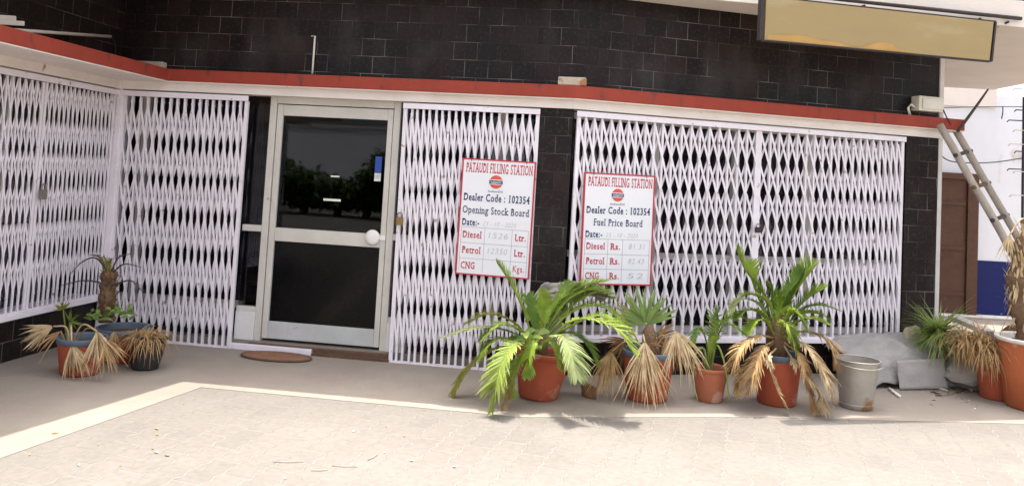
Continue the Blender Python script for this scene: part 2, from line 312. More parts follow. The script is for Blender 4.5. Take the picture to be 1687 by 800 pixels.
obj('step', MB().box(.06, 3.846, .05, 1.2, 0, .07), M['apron'], shop, F1)
obj('side_wall', MB().box(3.5, 3.698, .3, 5.0, 0, 3.25), M['soffit'], shop, F2)
# dark room behind
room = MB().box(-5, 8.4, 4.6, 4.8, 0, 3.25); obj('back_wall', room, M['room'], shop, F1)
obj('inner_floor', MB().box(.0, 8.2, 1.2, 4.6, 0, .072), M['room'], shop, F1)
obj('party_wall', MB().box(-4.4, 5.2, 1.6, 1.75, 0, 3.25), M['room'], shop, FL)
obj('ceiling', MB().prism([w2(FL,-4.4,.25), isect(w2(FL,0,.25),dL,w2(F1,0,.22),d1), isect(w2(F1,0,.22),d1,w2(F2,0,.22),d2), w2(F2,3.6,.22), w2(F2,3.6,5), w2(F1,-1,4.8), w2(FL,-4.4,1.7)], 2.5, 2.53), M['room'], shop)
# roof slab with its parapet: the sun comes over its front edge
s_ = math.tan(R(90-SUN_EL)); H = 3.62
def over(x, y): return (x + math.sin(R(SUN_AZ))*s_*H, y + math.cos(R(SUN_AZ))*s_*H)
edge = [over(-4.15,.7), over(-2.775,4.69), over(-2.3,6.07), over(-.5,5.85), over(.18,5.745), over(1.92,6.08), over(4.0,6.34)]
far_r = Vector((at(1637,148,11.2).x, 11.2, 3.21))
edge += [(6.5, edge[-1][1]+.45), (far_r.x, far_r.y), (4.6, 11.2)]
slab = edge + [(4.6,12.6), (-7,12.6), (-7,edge[0][1])]
obj('roof_slab', MB().prism(slab, 3.21, 3.45), M['soffit'], shop)
obj('parapet', MB().prism([(x, y+.0) for x, y in edge[:-2]] + [(6.3, 9), (3.9, 8.2), (1.8, 7.6), (.2, 7.2), (-2.3,7.5), (-3.2,5.4), (-5,.9)], 3.452, H), M['parapet'], shop)

# window fronts behind the gates
def window_front(F, x0, x1, z0, z1, mull, rails, y=.21, wall=None):
    fr = MB()
    for m in mull: fr.box(m-.028, m+.028, y-.035, y+.025, z0+.001, z1-.001)
    for zz in rails: fr.box(x0, x1, y-.03, y+.02, zz-.028, zz+.028)
    o = obj('window', fr, M['alu'], shop, F)
    obj('pane', MB().box(x0, x1, y+.022, y+.028, z0, z1), M['dark_glass'], o, F)
window_front(F2, .03, 3.33, .326, 2.225, (.86, 1.66, 2.42), (1.0, .36, 2.19))
window_front(F1, .06, 1.25, .32, 2.225, (.17,), (.35,))
window_front(F1, 2.70, 3.846, .32, 2.225, (3.52,), (.35,))
window_front(FL, -4.3, -.1, .371, 2.225, (-1.1, -2.4), (1.0,))
obj('window_apron', MB().box(.06, 1.245, .15, .25, .071, .32), M['tile'], shop, F1)
obj('window_apron', MB().box(2.80, 3.846, .15, .25, .071, .32), M['tile'], shop, F1)

M['curtain'] = paint('mauve_brown_curtain', (.105,.060,.062), (.06,.034,.038), 5, 1, .95, .3, 12, stretch=(6,1,.6))
M['navycurtain'] = paint('navy_screen', (.040,.038,.075), (.025,.024,.05), 5, 1, .9)
for F, x0, x1, zb in ((F2, .05, 3.33, .33), (F1, .25, 1.22, .33), (F1, 2.82, 3.84, .33), (FL, -4.3, -.12, .38)):
    obj('curtain', MB().box(x0, x1, .40, .42, 1.01, 2.3), M['curtain'], shop, F)
    obj('screen', MB().box(x0, x1, .40, .42, zb, 1.0), M['navycurtain'], shop, F)
# door with its frame and side lights
def jamb(mb, x0, x1, z0, z1, y0=.06, y1=.14): return mb.box(x0, x1, y0, y1, z0, z1)
fr = MB(); jamb(fr, 1.425, 1.485, .07, 2.2255); jamb(fr, 2.563, 2.623, .07, 2.2255); jamb(fr, 1.486, 2.562, 2.165, 2.2255)
jamb(fr, 1.2455, 1.424, 1.02, 1.075); jamb(fr, 2.624, 2.79, 1.02, 1.075); jamb(fr, 1.2455, 1.424, .315, .36); jamb(fr, 2.624, 2.79, .315, .36)
dfr = obj('door_frame', fr, M['alu'], shop, F1, bevel=.004)
for x0, x1 in ((1.246, 1.4245), (2.6235, 2.79)):
    obj('side_light', MB().box(x0, x1, .098, .104, .36, 2.224), M['dark_glass'], dfr, F1)
    obj('white_panel', MB().box(x0, x1, .05, .15, .071, .315), M['white_panel'], shop, F1, bevel=.004)
lf = MB(); y0, y1 = .07, .125
lf.box(1.492, 1.545, y0, y1, .095, 2.158); lf.box(2.508, 2.556, y0, y1, .095, 2.158)
lf.box(1.546, 2.507, y0, y1, 2.06, 2.157); lf.box(1.546, 2.507, y0, y1, .948, 1.065)
door = obj('door', lf, M['alu'], shop, F1, bevel=.004)
obj('kick_rail', MB().box(1.546, 2.507, y0+.001, y1, .096, .245), M['alu_low'], door, F1, bevel=.004)
obj('pane', MB().box(1.545, 2.508, .093, .099, 1.064, 2.061), M['glass'], door, F1)
obj('lower_pane', MB().box(1.545, 2.508, .093, .099, .244, .949), M['laminate'], door, F1)
k = onf(F1, 612, 391, .02)
kb = MB(); kb.lathe([(.001,.0),(.045,.002),(.062,.012),(.066,.022),(.060,.030),(.03,.036),(.001,.037)], n=50)
kb.v = [Vector((v.x, -v.z, v.y)) + Vector((k.x, .07, k.z)) for v in kb.v]
kb.box(k.x+.05, k.x+.115, .058, .069, k.z-.02, k.z+.02)
obj('door_knob', kb, M['porcelain'], door, F1)
s0 = onf(F1, 624, 258, .09); s1 = onf(F1, 634, 285, .09)
st = obj('blue_sticker', MB().box(s0.x-.028, s0.x+.03, .0895, .0925, s1.z, s0.z), M['blue_sticker'], door, F1)
obj('paper_slip', MB().box(s0.x-.028, s0.x+.03, .0895, .0925, s1.z-.075, s1.z-.004), M['paper'], door, F1)
for (xa, ya, xb, yb) in ((533, 327, 561, 332), (545, 289, 559, 292)):  # white bars painted in to imitate lights showing in the door glass
    a = onf(F1, xa, ya, .09); b = onf(F1, xb, yb, .09); obj('glint_strip', MB().box(a.x, b.x, .0895, .0925, b.z, b.z+(.02 if ya > 300 else .012)), M['paper'], door, F1)
obj('threshold', MB().box(1.40, 2.70, .01, .05, 0, .055), M['rust'], shop, F1, bevel=.004)
rnd = random.Random(5)

# ---------------------------------------------------------------- collapsible gates
def spaced(x0, x1, n, k):                # n gaps, growing by factor k from first to last
    ws = [1+(k-1)*i/(n-1) for i in range(n)]; s = sum(ws); xs = [x0]
    for q in ws: xs.append(xs[-1]+q/s*(x1-x0))
    return xs
def make_gate(label, F, leaves, z0, z1, tiers=(.185,.475,.78), half=.152, PW=.0180, SW=.0190, dp=1.0):
    t = thing('collapsible_gate', label, 'gate', group='white collapsible gates across the shop front', F=F)
    X0 = min(l[0] for l in leaves); X1 = max(l[-1] for l in leaves); Hh = z1-z0
    r_ = MB().box(X0-.02, X1+.02, -.030, -.0245, z1-.035, z1+.012); obj('top_channel', r_, M['gate'], t, F)
    r_ = MB().box(X0-.02, X1+.02, -.022, .022, z0-.0, z0+.014); obj('bottom_track', r_, M['gate'], t, F)
    for xs in leaves:
        jig = [rnd.uniform(-.004, .004) for _ in xs]
        for i, x in enumerate(xs):
            wd = PW if 0 < i < len(xs)-1 else PW*1.8
            lean = rnd.uniform(-.004, .004)
            m = MB(); m.bar((x+jig[i]+lean, .009*dp, z0+.015), (x+jig[i]-lean, .009*dp, z1-.036), wd, .009*dp); m.bar((x+jig[i]+lean, -.009*dp, z0+.015), (x+jig[i]-lean, -.009*dp, z1-.036), wd, .009*dp)
            obj('upright', m, M['gate'], t, F)
        for tz in tiers:
            m = MB(); zc = z1-tz*Hh; hh = half*Hh
            for i in range(len(xs)):
                for sgn, yy in ((1, -.0165*dp), (-1, .0165*dp)):
                    j = i+2*sgn
                    if 0 <= j < len(xs): a, b, za, zb = xs[i]+jig[i], xs[j]+jig[j], zc+hh+rnd.uniform(-.006,.006), zc-hh+rnd.uniform(-.006,.006)
                    else:
                        j = i+sgn
                        if 0 <= j < len(xs): a, b, za, zb = xs[i], xs[j], zc+hh, zc
                        else: continue
                    m.bar((a, yy, za), (b, yy, zb), SW, .004*dp)
                # the strips that start at mid height beside the ends
            for (i, j) in ((0, 1), (len(xs)-1, len(xs)-2)):
                m.bar((xs[i], (-.0165 if i == 0 else .0165)*dp, zc), (xs[j], (-.0165 if i == 0 else .0165)*dp, zc-hh), .0175, .004)
            obj('lattice', m, M['gate'], t, F)
    return t
ga = make_gate('white folding gate on the left return wall, seen at a slant', FL, [spaced(-.95, -.05, 16, .92), spaced(-3.6, -.985, 36, .8)], .372, 2.2, half=.155, PW=.0155, SW=.0135, dp=.45)
gb = make_gate('white folding gate between the inner corner and the glass door', F1, [spaced(.07, 1.235, 17, .80)], .0, 2.2)
gc_ = make_gate('white folding gate right of the door, behind the stock board', F1, [spaced(2.685, 3.836, 19, 1.3)], .0, 2.2)
gd = make_gate('wide white double folding gate on a raised sill, behind the row of potted plants', F2, [spaced(.045, 1.752, 20, 1.35), spaced(1.785, 3.30, 19, .62)], .326, 2.2)
tr = MB().box(1.245, 1.99, -.03, .008, 0, .05); obj('floor_track', tr, M['gate'], shop, F1, bevel=.005)
tr = MB().box(1.995, 2.68, -.03, .008, 0, .022); obj('floor_track', tr, M['rust'], shop, F1)

def padlock(F, px, py, label, mat, s=1):
    c = onf(F, px, py, -.03); t = thing('padlock', label, 'padlock', F @ Vector((c.x, -.045, c.z)))
    b = MB().box(c.x-.026*s, c.x+.026*s, -.06, -.032, c.z-.035*s, c.z+.02*s); obj('lock_body', b, mat, t, F, bevel=.006)
    pts = [(c.x+math.cos(a)*.018*s, -.046, c.z+.03*s+math.sin(a)*.022*s) for a in [math.pi*i/8 for i in range(9)]]
    obj('shackle', MB().tube([(c.x+.018*s,-.046,c.z+.015*s)]+pts+[(c.x-.018*s,-.046,c.z+.015*s)], .005*s), M['padlock'], t, F)
padlock(FL, 68, 318, 'steel padlock on the left return gate', M['padlock'], 1.35)
padlock(F1, 659, 362, 'brass padlock on the gate edge right of the door', M['brass'], 1.2)
padlock(F2, 1247, 377, 'dark padlock joining the two leaves of the wide gate', M['darkmetal'], .9)

# ---------------------------------------------------------------- the two written boards
def text_mesh(body, bold=0.0):
    cu = bpy.data.curves.new('t', 'FONT'); cu.body = body; cu.size = 1; cu.space_character = 1.14; cu.offset = bold; cu.resolution_u = 3
    o = bpy.data.objects.new('t', cu); col.objects.link(o); bpy.context.view_layer.update()
    me = bpy.data.meshes.new_from_object(o.evaluated_get(bpy.context.evaluated_depsgraph_get()))
    vs = [v.co.copy() for v in me.vertices]; fs = [list(p.vertices) for p in me.polygons]
    ec = {}
    for f in fs:
        for a, b in zip(f, f[1:]+f[:1]): ec[frozenset((a, b))] = ec.get(frozenset((a, b)), 0)+1
    bd = [tuple(e) for e, c in ec.items() if c == 1]
    bpy.data.objects.remove(o); bpy.data.curves.remove(cu); bpy.data.meshes.remove(me)
    return vs, fs, bd
def text(parent, body, F, x0, x1, zc, h, mat, y=-.0, bold=.018, serif=True, italic=0, align='fit'):
    vs, fs, bd = text_mesh(body, bold)
    if serif:                            # slab serifs on every flat stem end
        ys = [v.y for v in vs]
        for a, b in bd:
            p, q = vs[a], vs[b]
            if abs(p.y-q.y) < .002 and .068 < abs(p.x-q.x) < .2 and (abs(p.y) < .03 or p.y > .4):
                lo, hi = min(p.x, q.x), max(p.x, q.x); up_ = p.y > .35; n = len(vs)
                ya, yb = (p.y-.085, p.y) if up_ else (p.y, p.y+.085)
                if not up_ and p.y > .08: continue
                vs += [Vector((lo-.075,ya,0)), Vector((hi+.075,ya,0)), Vector((hi+.075,yb,0)), Vector((lo-.075,yb,0))]; fs.append([n,n+1,n+2,n+3])
    xa, xb = min(v.x for v in vs), max(v.x for v in vs)
    caps = .70; sy = h/caps; sx = (x1-x0)/(xb-xa)
    m = MB(); m.add([(x0+(v.x-xa)*sx + italic*v.y*sy, y, zc-h/2+v.y*sy) for v in vs], fs)
    return obj('lettering', m, mat, parent, F)
def board(F, x0, x1, z0, z1, label, title, cols, rows, date, vals, tilt):
    w_, h_ = x1-x0, z1-z0; Fb = F @ Matrix.Translation((x0, -.045, z1)) @ Matrix.Rotation(tilt, 4, 'Y')
    t = thing('notice_board', label, 'notice board', group='white notice boards hung on the gates', F=Fb)
    obj('panel', MB().box(0, w_, 0, .012, -h_, 0), M['board'], t, Fb, bevel=.002)
    b = MB(); e = .012
    b.box(-.004, w_+.004, -.004, .013, -e+.004, .004); b.box(-.004, w_+.004, -.004, .013, -h_-.004, -h_+e-.004); b.box(-.004, e-.004, -.0035, .0125, -h_+e-.004, -e+.004); b.box(w_-e+.004, w_+.004, -.0035, .0125, -h_+e-.004, -e+.004)
    obj('border', b, M['signred'], t, Fb)
    ln = MB(); zs = [.592, .728, .862]; y = -.0012
    for v in zs: ln.box(.022, w_-.022, y, .001, -v*h_-.0012, -v*h_+.0012)
    for u in (.04,)+tuple(cols)+(.96,): ln.box(u*w_-.0012, u*w_+.0012, y+.0003, .001, -.978*h_, -.5935*h_)
    obj('ruled_grid', ln, M['line'], t, Fb)
    Y = -.002
    text(t, 'PATAUDI FILLING STATION', Fb, .05*w_, .97*w_, -.073*h_, .083*h_, M['signred'], Y, .012)
    em = MB(); r = .058*h_; cx, cz = .475*w_, -.19*h_
    def disc(mb, rr, y, ca, cb_):        # part of a disc between two heights
        n = 28; pts = []
        for i in range(n):
            a = 2*math.pi*i/n; zz = rr*math.sin(a)
            pts.append((cx+rr*math.cos(a), y, cz+max(ca, min(cb_, zz))))
        # clamp the sides of the band to the circle
        q = [(x if abs(z-cz) < 1e-9 else cx+math.copysign(min(abs(x-cx), math.sqrt(max(rr*rr-(z-cz)**2,0))), x-cx), yy, z) for x, yy, z in pts]
        mb.add(q, [list(range(n))])
    e1 = MB(); disc(e1, r, Y, -r, r); emo = obj('emblem', e1, M['emb_orange'], t, Fb)
    e2 = MB(); e2.box(cx-r*1.06, cx+r*1.06, Y-.0018, Y-.0006, cz-r*.40, cz+r*.36); obj('emblem_band', e2, M['emb_white'], emo, Fb)
    e3 = MB(); e3.box(cx-r*1.0, cx+r*1.0, Y-.003, Y-.002, cz-r*.28, cz+r*.24); obj('emblem_stripe', e3, M['signnavy'], emo, Fb)
    e4 = text(t, 'IndianOil', Fb, cx-r*.8, cx+r*.8, cz-.012*h_+r*.2, r*.36, M['emb_white'], Y-.0042, .02, False); e4.parent = emo; e4.matrix_basis = I4; e4.name = 'emblem_word'
    text(t, 'IndianOil', Fb, cx-.1*w_, cx+.1*w_, -.272*h_, .018*h_, M['signnavy'], Y, .01, False)
    text(t, 'Dealer Code : 102354', Fb, .045*w_, .95*w_, -.33*h_, .062*h_, M['signnavy'], Y, .02)
    a, b_ = (.04, .955) if title.startswith('O') else (.15, .85)
    text(t, title, Fb, a*w_, b_*w_, -.44*h_, .062*h_, M['signnavy'], Y, .008)
    text(t, 'Date:-', Fb, .045*w_, .28*w_, -.548*h_, .058*h_, M['signnavy'], Y, .02)
    text(t, date, Fb, .33*w_, .78*w_, -.553*h_, .040*h_, M['marker'], Y, -.012, False, .25)
    for i, (n_, u_, v_) in enumerate(rows):
        zc = -(.655+.133*i)*h_; wn = {'Diesel':.26,'Petrol':.26,'CNG':.19}[n_]
        text(t, n_, Fb, .065*w_, (.065+wn)*w_, zc, .058*h_, M['signred'], Y, .016)
        if title.startswith('O'): ux, uw, vx0, vx1 = .78, .15, .42, .68
        else: ux, uw, vx0, vx1 = .40, .14, .66, .88
        text(t, u_, Fb, ux*w_, (ux+uw)*w_, zc, .056*h_, M['signred'], Y, .002 if u_ == 'Kgs.' else .02, u_ != 'Kgs.')
        if v_: text(t, v_, Fb, vx0*w_, vx1*w_, zc+.004*h_, .05*h_, M['marker'], Y, -.008, False, .2)
    for u in (.12, .88):
        obj('wire_tie', MB().tube([(u*w_, -.008, -.02), (u*w_, .0, .02), (u*w_, .03, .03), (u*w_, .04, .0)], .0022, 6), M['darkmetal'], t, Fb)
    return t
board(F1, 3.222, 3.842, .79, 1.762, 'white notice board headed Opening Stock Board, hung left of the tiled pillar', 'Opening Stock Board', (.365,.74),
      (('Diesel','Ltr.','1526'),('Petrol','Ltr.','12350'),('CNG','Kgs.','')), '23 - 10 - 2020', None, R(.5))
board(F2, .115, .752, .768, 1.697, 'white notice board headed Fuel Price Board, hung right of the tiled pillar', 'Fuel Price Board', (.365,.575),
      (('Diesel','Rs.','81.31'),('Petrol','Rs.','82.43'),('CNG','Rs.','52')), '23 - 10 - 2020', None, R(-.3))

# ---------------------------------------------------------------- blank hanging sign at the eave
OFF = -.74
def s2(x, y, off=OFF): return onf(F2, x, y, off)
sg = [s2(1257,-6), s2(1641,36), s2(1634,101), s2(1254,66)]
cS = (sg[0]+sg[1]+sg[2]+sg[3])/4
sign = thing('hanging_sign', 'long blank faded yellow signboard hanging askew under the right eave', 'sign', F2 @ cS)
def quad_box(q, y0, y1): return [(p.x, y0, p.z) for p in q]+[(p.x, y1, p.z) for p in q]
QF = [(3,2,1,0),(4,5,6,7),(0,1,5,4),(1,2,6,5),(2,3,7,6),(3,0,4,7)]
inn = [p+(cS-p).normalized()*.03 for p in sg]
obj('sheet', MB().add(quad_box(inn, OFF-.004, OFF+.06), QF), M['signyellow'], sign, F2)
f_ = MB()
for a, b in ((0,1),(1,2),(2,3),(3,0)): f_.bar(Vector((sg[a].x, OFF+.02, sg[a].z)), Vector((sg[b].x, OFF+.02, sg[b].z)), (.016,.018,.014,.032)[a], .045)
obj('frame', f_, M['darkmetal'], sign, F2)
# torn strip of film along the lower edge
rp = MB(); rr = random.Random(3); n = 30; lo = []; hi = []
for i in range(n+1):
    u = i/n*.62+.01; b = inn[3].lerp(inn[2], u); h = (.035+.03*noise.noise(Vector((u*9,1,2)))+.02*math.sin(u*14))*(1 if i < n-3 else .4)
    lo.append(Vector((b.x, OFF-.0075, b.z+.004))); hi.append(Vector((b.x, OFF-.0075-.004*abs(math.sin(u*20)), b.z+.004+max(.006,h))))
rp.add(lo+hi, [(i, i+1, n+2+i, n+1+i) for i in range(n)]); obj('torn_film', rp, M['rip'], sign, F2)
rod = thing('sign_rod', 'dark iron rod carrying the blank yellow sign along the eave', 'rod', F2 @ s2(1500,14))
a = s2(1250,-18,-.72); b = s2(1682,31,-.72); a = s2(1335,-6,-.72)
obj('rod', MB().tube([a, b], .018), M['darkmetal'], rod, F2)
for px in (1330, 1425, 1616, 1662):
    p = s2(px, -18+(px-1250)*.1134, -.72); obj('hanger', MB().bar((p.x, -.72, p.z-.04), (p.x, -.60, 3.215), .016, .016), M['darkmetal'], rod, F2)

# ---------------------------------------------------------------- small things on the ledge
def block(name, label, cat, F, px0, px1, py0, yd, mat, h, dep=.09, z=2.418):
    a = onf(F, px0, py0, yd); b = onf(F, px1, py0, yd); b = Vector((b.x, 0, 0))
    return tag(obj(name, MB().box(a.x, b.x, yd, yd+dep, z, z+h), mat, None, F, bevel=.012), label, cat)
block('brick', 'plastered brick lying on the red ledge near the inner corner', 'brick', F1, 219, 268, 100, -.085, M['brick'], .062, .08)
block('brick', 'pale brick lying on the red ledge above the tiled pillar', 'brick', F1, 919, 966, 134, -.085, M['brick'], .07, .08)
tb = thing('junction_box', 'cream junction box fixed to the tiles at the right end of the ledge', 'junction box', F2 @ onf(F2, 1527, 172))
a = onf(F2, 1507, 158, -.05); b = onf(F2, 1546, 186, -.05)
obj('box', MB().box(a.x, b.x, -.11, -.002, b.z, a.z), M['plastic_white'], tb, F2, bevel=.012)
obj('lid', MB().box(a.x+.035, b.x-.006, -.122, -.111, b.z+.02, a.z-.02), M['plastic_white'], tb, F2, bevel=.006)
obj('conduit', MB().tube([(a.x+.01,-.05,b.z+.03),(a.x-.04,-.05,b.z+.06),(a.x-.07,-.05,b.z+.02),(a.x-.05,-.05,2.42)], .012), M['plastic_white'], tb, F2)
# fluorescent batten lying along the left ledge with its thin tail
lt = thing('tube_batten', 'thin white tube batten propped above the left red ledge', 'light fitting', FL @ onf(FL, 90, 45, -.1))
a = onf(FL, -120, 40, -.15); b = onf(FL, 182, 60.5, -.05)
obj('tube', MB().tube([a, b], .014, 10), M['plastic_white'], lt, FL)
obj('tail_wire', MB().tube([b, b+Vector((.05,-.0,-.02)), b+Vector((.09,0,-.10)), Vector((b.x+.1,-.05,2.42))], .005), M['cable'], lt, FL)
for (yy, e) in ((27.5, 22), (36, 36)):
    c0 = onf(FL, -60, yy-3, -.12); c1 = onf(FL, e, yy+3.0, -.12)
    tag(obj('white_strip', MB().bar(c0, c1, .035, .05), M['plastic_white'], None, FL, bevel=.006), 'white strip lying on the left ledge, ' + ('the upper short one' if e == 22 else 'under the shorter strip'), 'strip')
a = onf(F1, 519, 60, -.012); b = onf(F1, 514.5, 122, -.03)
tag(obj('conduit_pipe', MB().tube([a+Vector((-.035,0,-.0)), a, b], .0085), M['plastic_white'], None, F1), 'thin white conduit standing on the ledge against the black tiles', 'pipe')

# ---------------------------------------------------------------- door mat
c = gnd(455, 589); mt = MB(); n = 40; rx, ry = .30, .15
mt.lathe([(.001,.022),(.8,.022),(.93,.020),(1,.012),(1,.0)], n=n); mt.v = [Vector((v.x*rx, v.y*ry, v.z+.001))+Vector((0,0,0)) for v in mt.v]
t = thing('door_mat', 'oval brown coir mat on the floor before the door', 'door mat', c)
mt.v = [v+c for v in [Matrix.Rotation(A1,4,'Z') @ v for v in mt.v]]; obj('mat', mt, M['brown_mat'], t)
rim_ = MB(); rim_.tube([Matrix.Rotation(A1,4,'Z') @ Vector((rx*math.cos(q), ry*math.sin(q), .012)) + c for q in [2*math.pi*i/40 for i in range(41)]], .010, 6, False); obj('binding', rim_, M['rust'], t)

# ---------------------------------------------------------------- plants
def catmull(pts, n=18):
    pts = [Vector(p) for p in pts]; pts = [pts[0]*2-pts[1]]+pts+[pts[-1]*2-pts[-2]]; out = []
    segs = len(pts)-3
    for i in range(n+1):
        u = i/n*segs; k = min(int(u), segs-1); t = u-k; p0, p1, p2, p3 = pts[k:k+4]
        out.append(.5*((2*p1)+(p2-p0)*t+(2*p0-5*p1+4*p2-p3)*t*t+(3*p1-p0-3*p2+p3)*t**3))
    return out
DOWN = Vector((0,0,-1))
def blade(mb, p, d, l, w_, droop, nrm, segs=4, curl=0, rnd=random):
    d = d.normalized(); pts = [p]; q = p.copy(); dd = d.copy()
    for i in range(segs):
        dd = (dd+DOWN*droop/segs+Vector((rnd.uniform(-1,1),rnd.uniform(-1,1),rnd.uniform(-1,1)))*curl/segs).normalized(); q = q+dd*l/segs; pts.append(q.copy())
    side = d.cross(nrm)
    if side.length < .05: side = d.cross(Vector((.3,.5,.8)))
    side.normalize(); vs = []; prof = [.55,1,.85,.55,.03] if segs == 4 else [.6]+[1-(i/segs)**2*.97 for i in range(1,segs+1)]
    for i, x in enumerate(pts): vs += [x-side*w_*prof[i]/2, x+side*w_*prof[i]/2]
    mb.add(vs, [(2*i, 2*i+1, 2*i+3, 2*i+2) for i in range(segs)])
def frond(parent, pts, L, mat, n=54, w_=.0135, droop=.5, seed=0, curl=.1, fold=.35, start=.22, name='frond', ang=55):
    rnd = random.Random(seed); c = catmull([at(*p) for p in pts], 40); mb = MB(); N_ = len(c)-1
    mb.tube(c, [.009-.0075*i/N_ for i in range(N_+1)], 5)
    for i in range(n):
        u = start+(1-start)*(i+.5)/n; k = min(int(u*N_), N_-1); p = c[k].lerp(c[k+1], u*N_-k); T = (c[min(k+2,N_)]-c[max(k-1,0)]).normalized()
        S = T.cross(Vector((0,0,1)))
        if S.length < .45: S = (S + Vector((1,0,0))*(.45-S.length)); 
        S.normalize(); N = S.cross(T)
        if N.z < 0: N = -N
        prof = min(1, .35+1.6*(u-start))*(1-max(0,(u-.72)/.28)**1.6*.72)
        for sg_ in (-1, 1):
            a = R(ang-18*u+rnd.uniform(-6,6)); d = T*math.cos(a)+S*sg_*math.sin(a)+N*(fold+rnd.uniform(-.08,.08))
            if curl > .5 and rnd.random() < .12: continue
            blade(mb, p, d, L*1.12*prof*rnd.uniform(.85,1.12), w_*rnd.uniform(.85,1.15), droop*rnd.uniform(.6,1.4), N, 4, curl, rnd)
    return obj(name, mb, mat, parent)
def fan(parent, hub, tip, mat, n=24, spread=60, w_=.016, droop=.6, seed=0, curl=.3, stem=None, name='fan_leaf', depth=.25, jit=.5, face=None):
    rnd = random.Random(seed); h = at(*hub); t = at(*tip); ax = t-h; l = ax.length; ax.normalize()
    V = Vector((0,-1,.15)).normalized(); S = ax.cross(V).normalized(); N = S.cross(ax); mb = MB()
    if stem: mb.tube(catmull([at(*s) for s in stem]+[h], 12), .006, 6)
    for i in range(n):
        a = R(-spread+2*spread*(i+.5)/n+rnd.uniform(-4,4)); d = ax*math.cos(a)+S*math.sin(a)+N*rnd.uniform(-1,1)*depth
        blade(mb, h+d*.01, d, l*rnd.uniform(1-jit,1.08)*(1-.12*abs(a)), w_*rnd.uniform(.7,1.25), droop, N+S*rnd.uniform(-.9,.9), 5, curl, rnd)
    return obj(name, mb, mat, parent)
def ovate(parent, p, d, l, w_, mat, name='broad_leaf'):
    d = d.normalized(); side = d.cross(Vector((0,-.6,.8))).normalized(); up_ = side.cross(d); vs = []; n = 7
    for i in range(n+1):
        u = i/n; ww = w_*math.sin(math.pi*min(1,u*.93+.05))**.8/2; q = p+d*l*u+DOWN*l*.35*u*u
        vs += [q-side*ww+up_*ww*.35, q, q+side*ww+up_*ww*.35]
    fs = []
    for i in range(n): fs += [(3*i,3*i+1,3*i+4,3*i+3),(3*i+1,3*i+2,3*i+5,3*i+4)]
    return obj(name, MB().add(vs, fs, True), mat, parent)
def pot(parent, c, rb, rt, h, mat, rimmat=None, tilt=(0,0), n=40, rim_h=.045, seed=1):
    c = Vector(c); Rm = Matrix.Translation(c) @ Matrix.Rotation(tilt[0],4,'Y') @ Matrix.Rotation(tilt[1],4,'X')
    def fin(m): m.v = [Rm @ v for v in m.v]; return m
    o = obj('pot', fin(MB().lathe([(.001,0),(rb*.92,0),(rb,.012),(rb+(rt-rb)*.5,h*.48),(rt*.985,h-rim_h),(rt*.985,h-rim_h+.001)], n=n, wob=.012, seed=seed)), mat, parent)
    obj('rim', fin(MB().lathe([(rt*.98,h-rim_h),(rt*1.03,h-rim_h+.004),(rt*1.045,h-.008),(rt*1.03,h),(rt*.95,h),(rt*.93,h-.012),(rt*.92,h-.07)], n=n, wob=.012, seed=seed)), rimmat or mat, o)
    obj('soil', fin(MB().lathe([(rt*.94,h-.05),(rt*.5,h-.04),(.001,h-.035)], n=n, wob=.05)), M['soil'], parent)
    return o

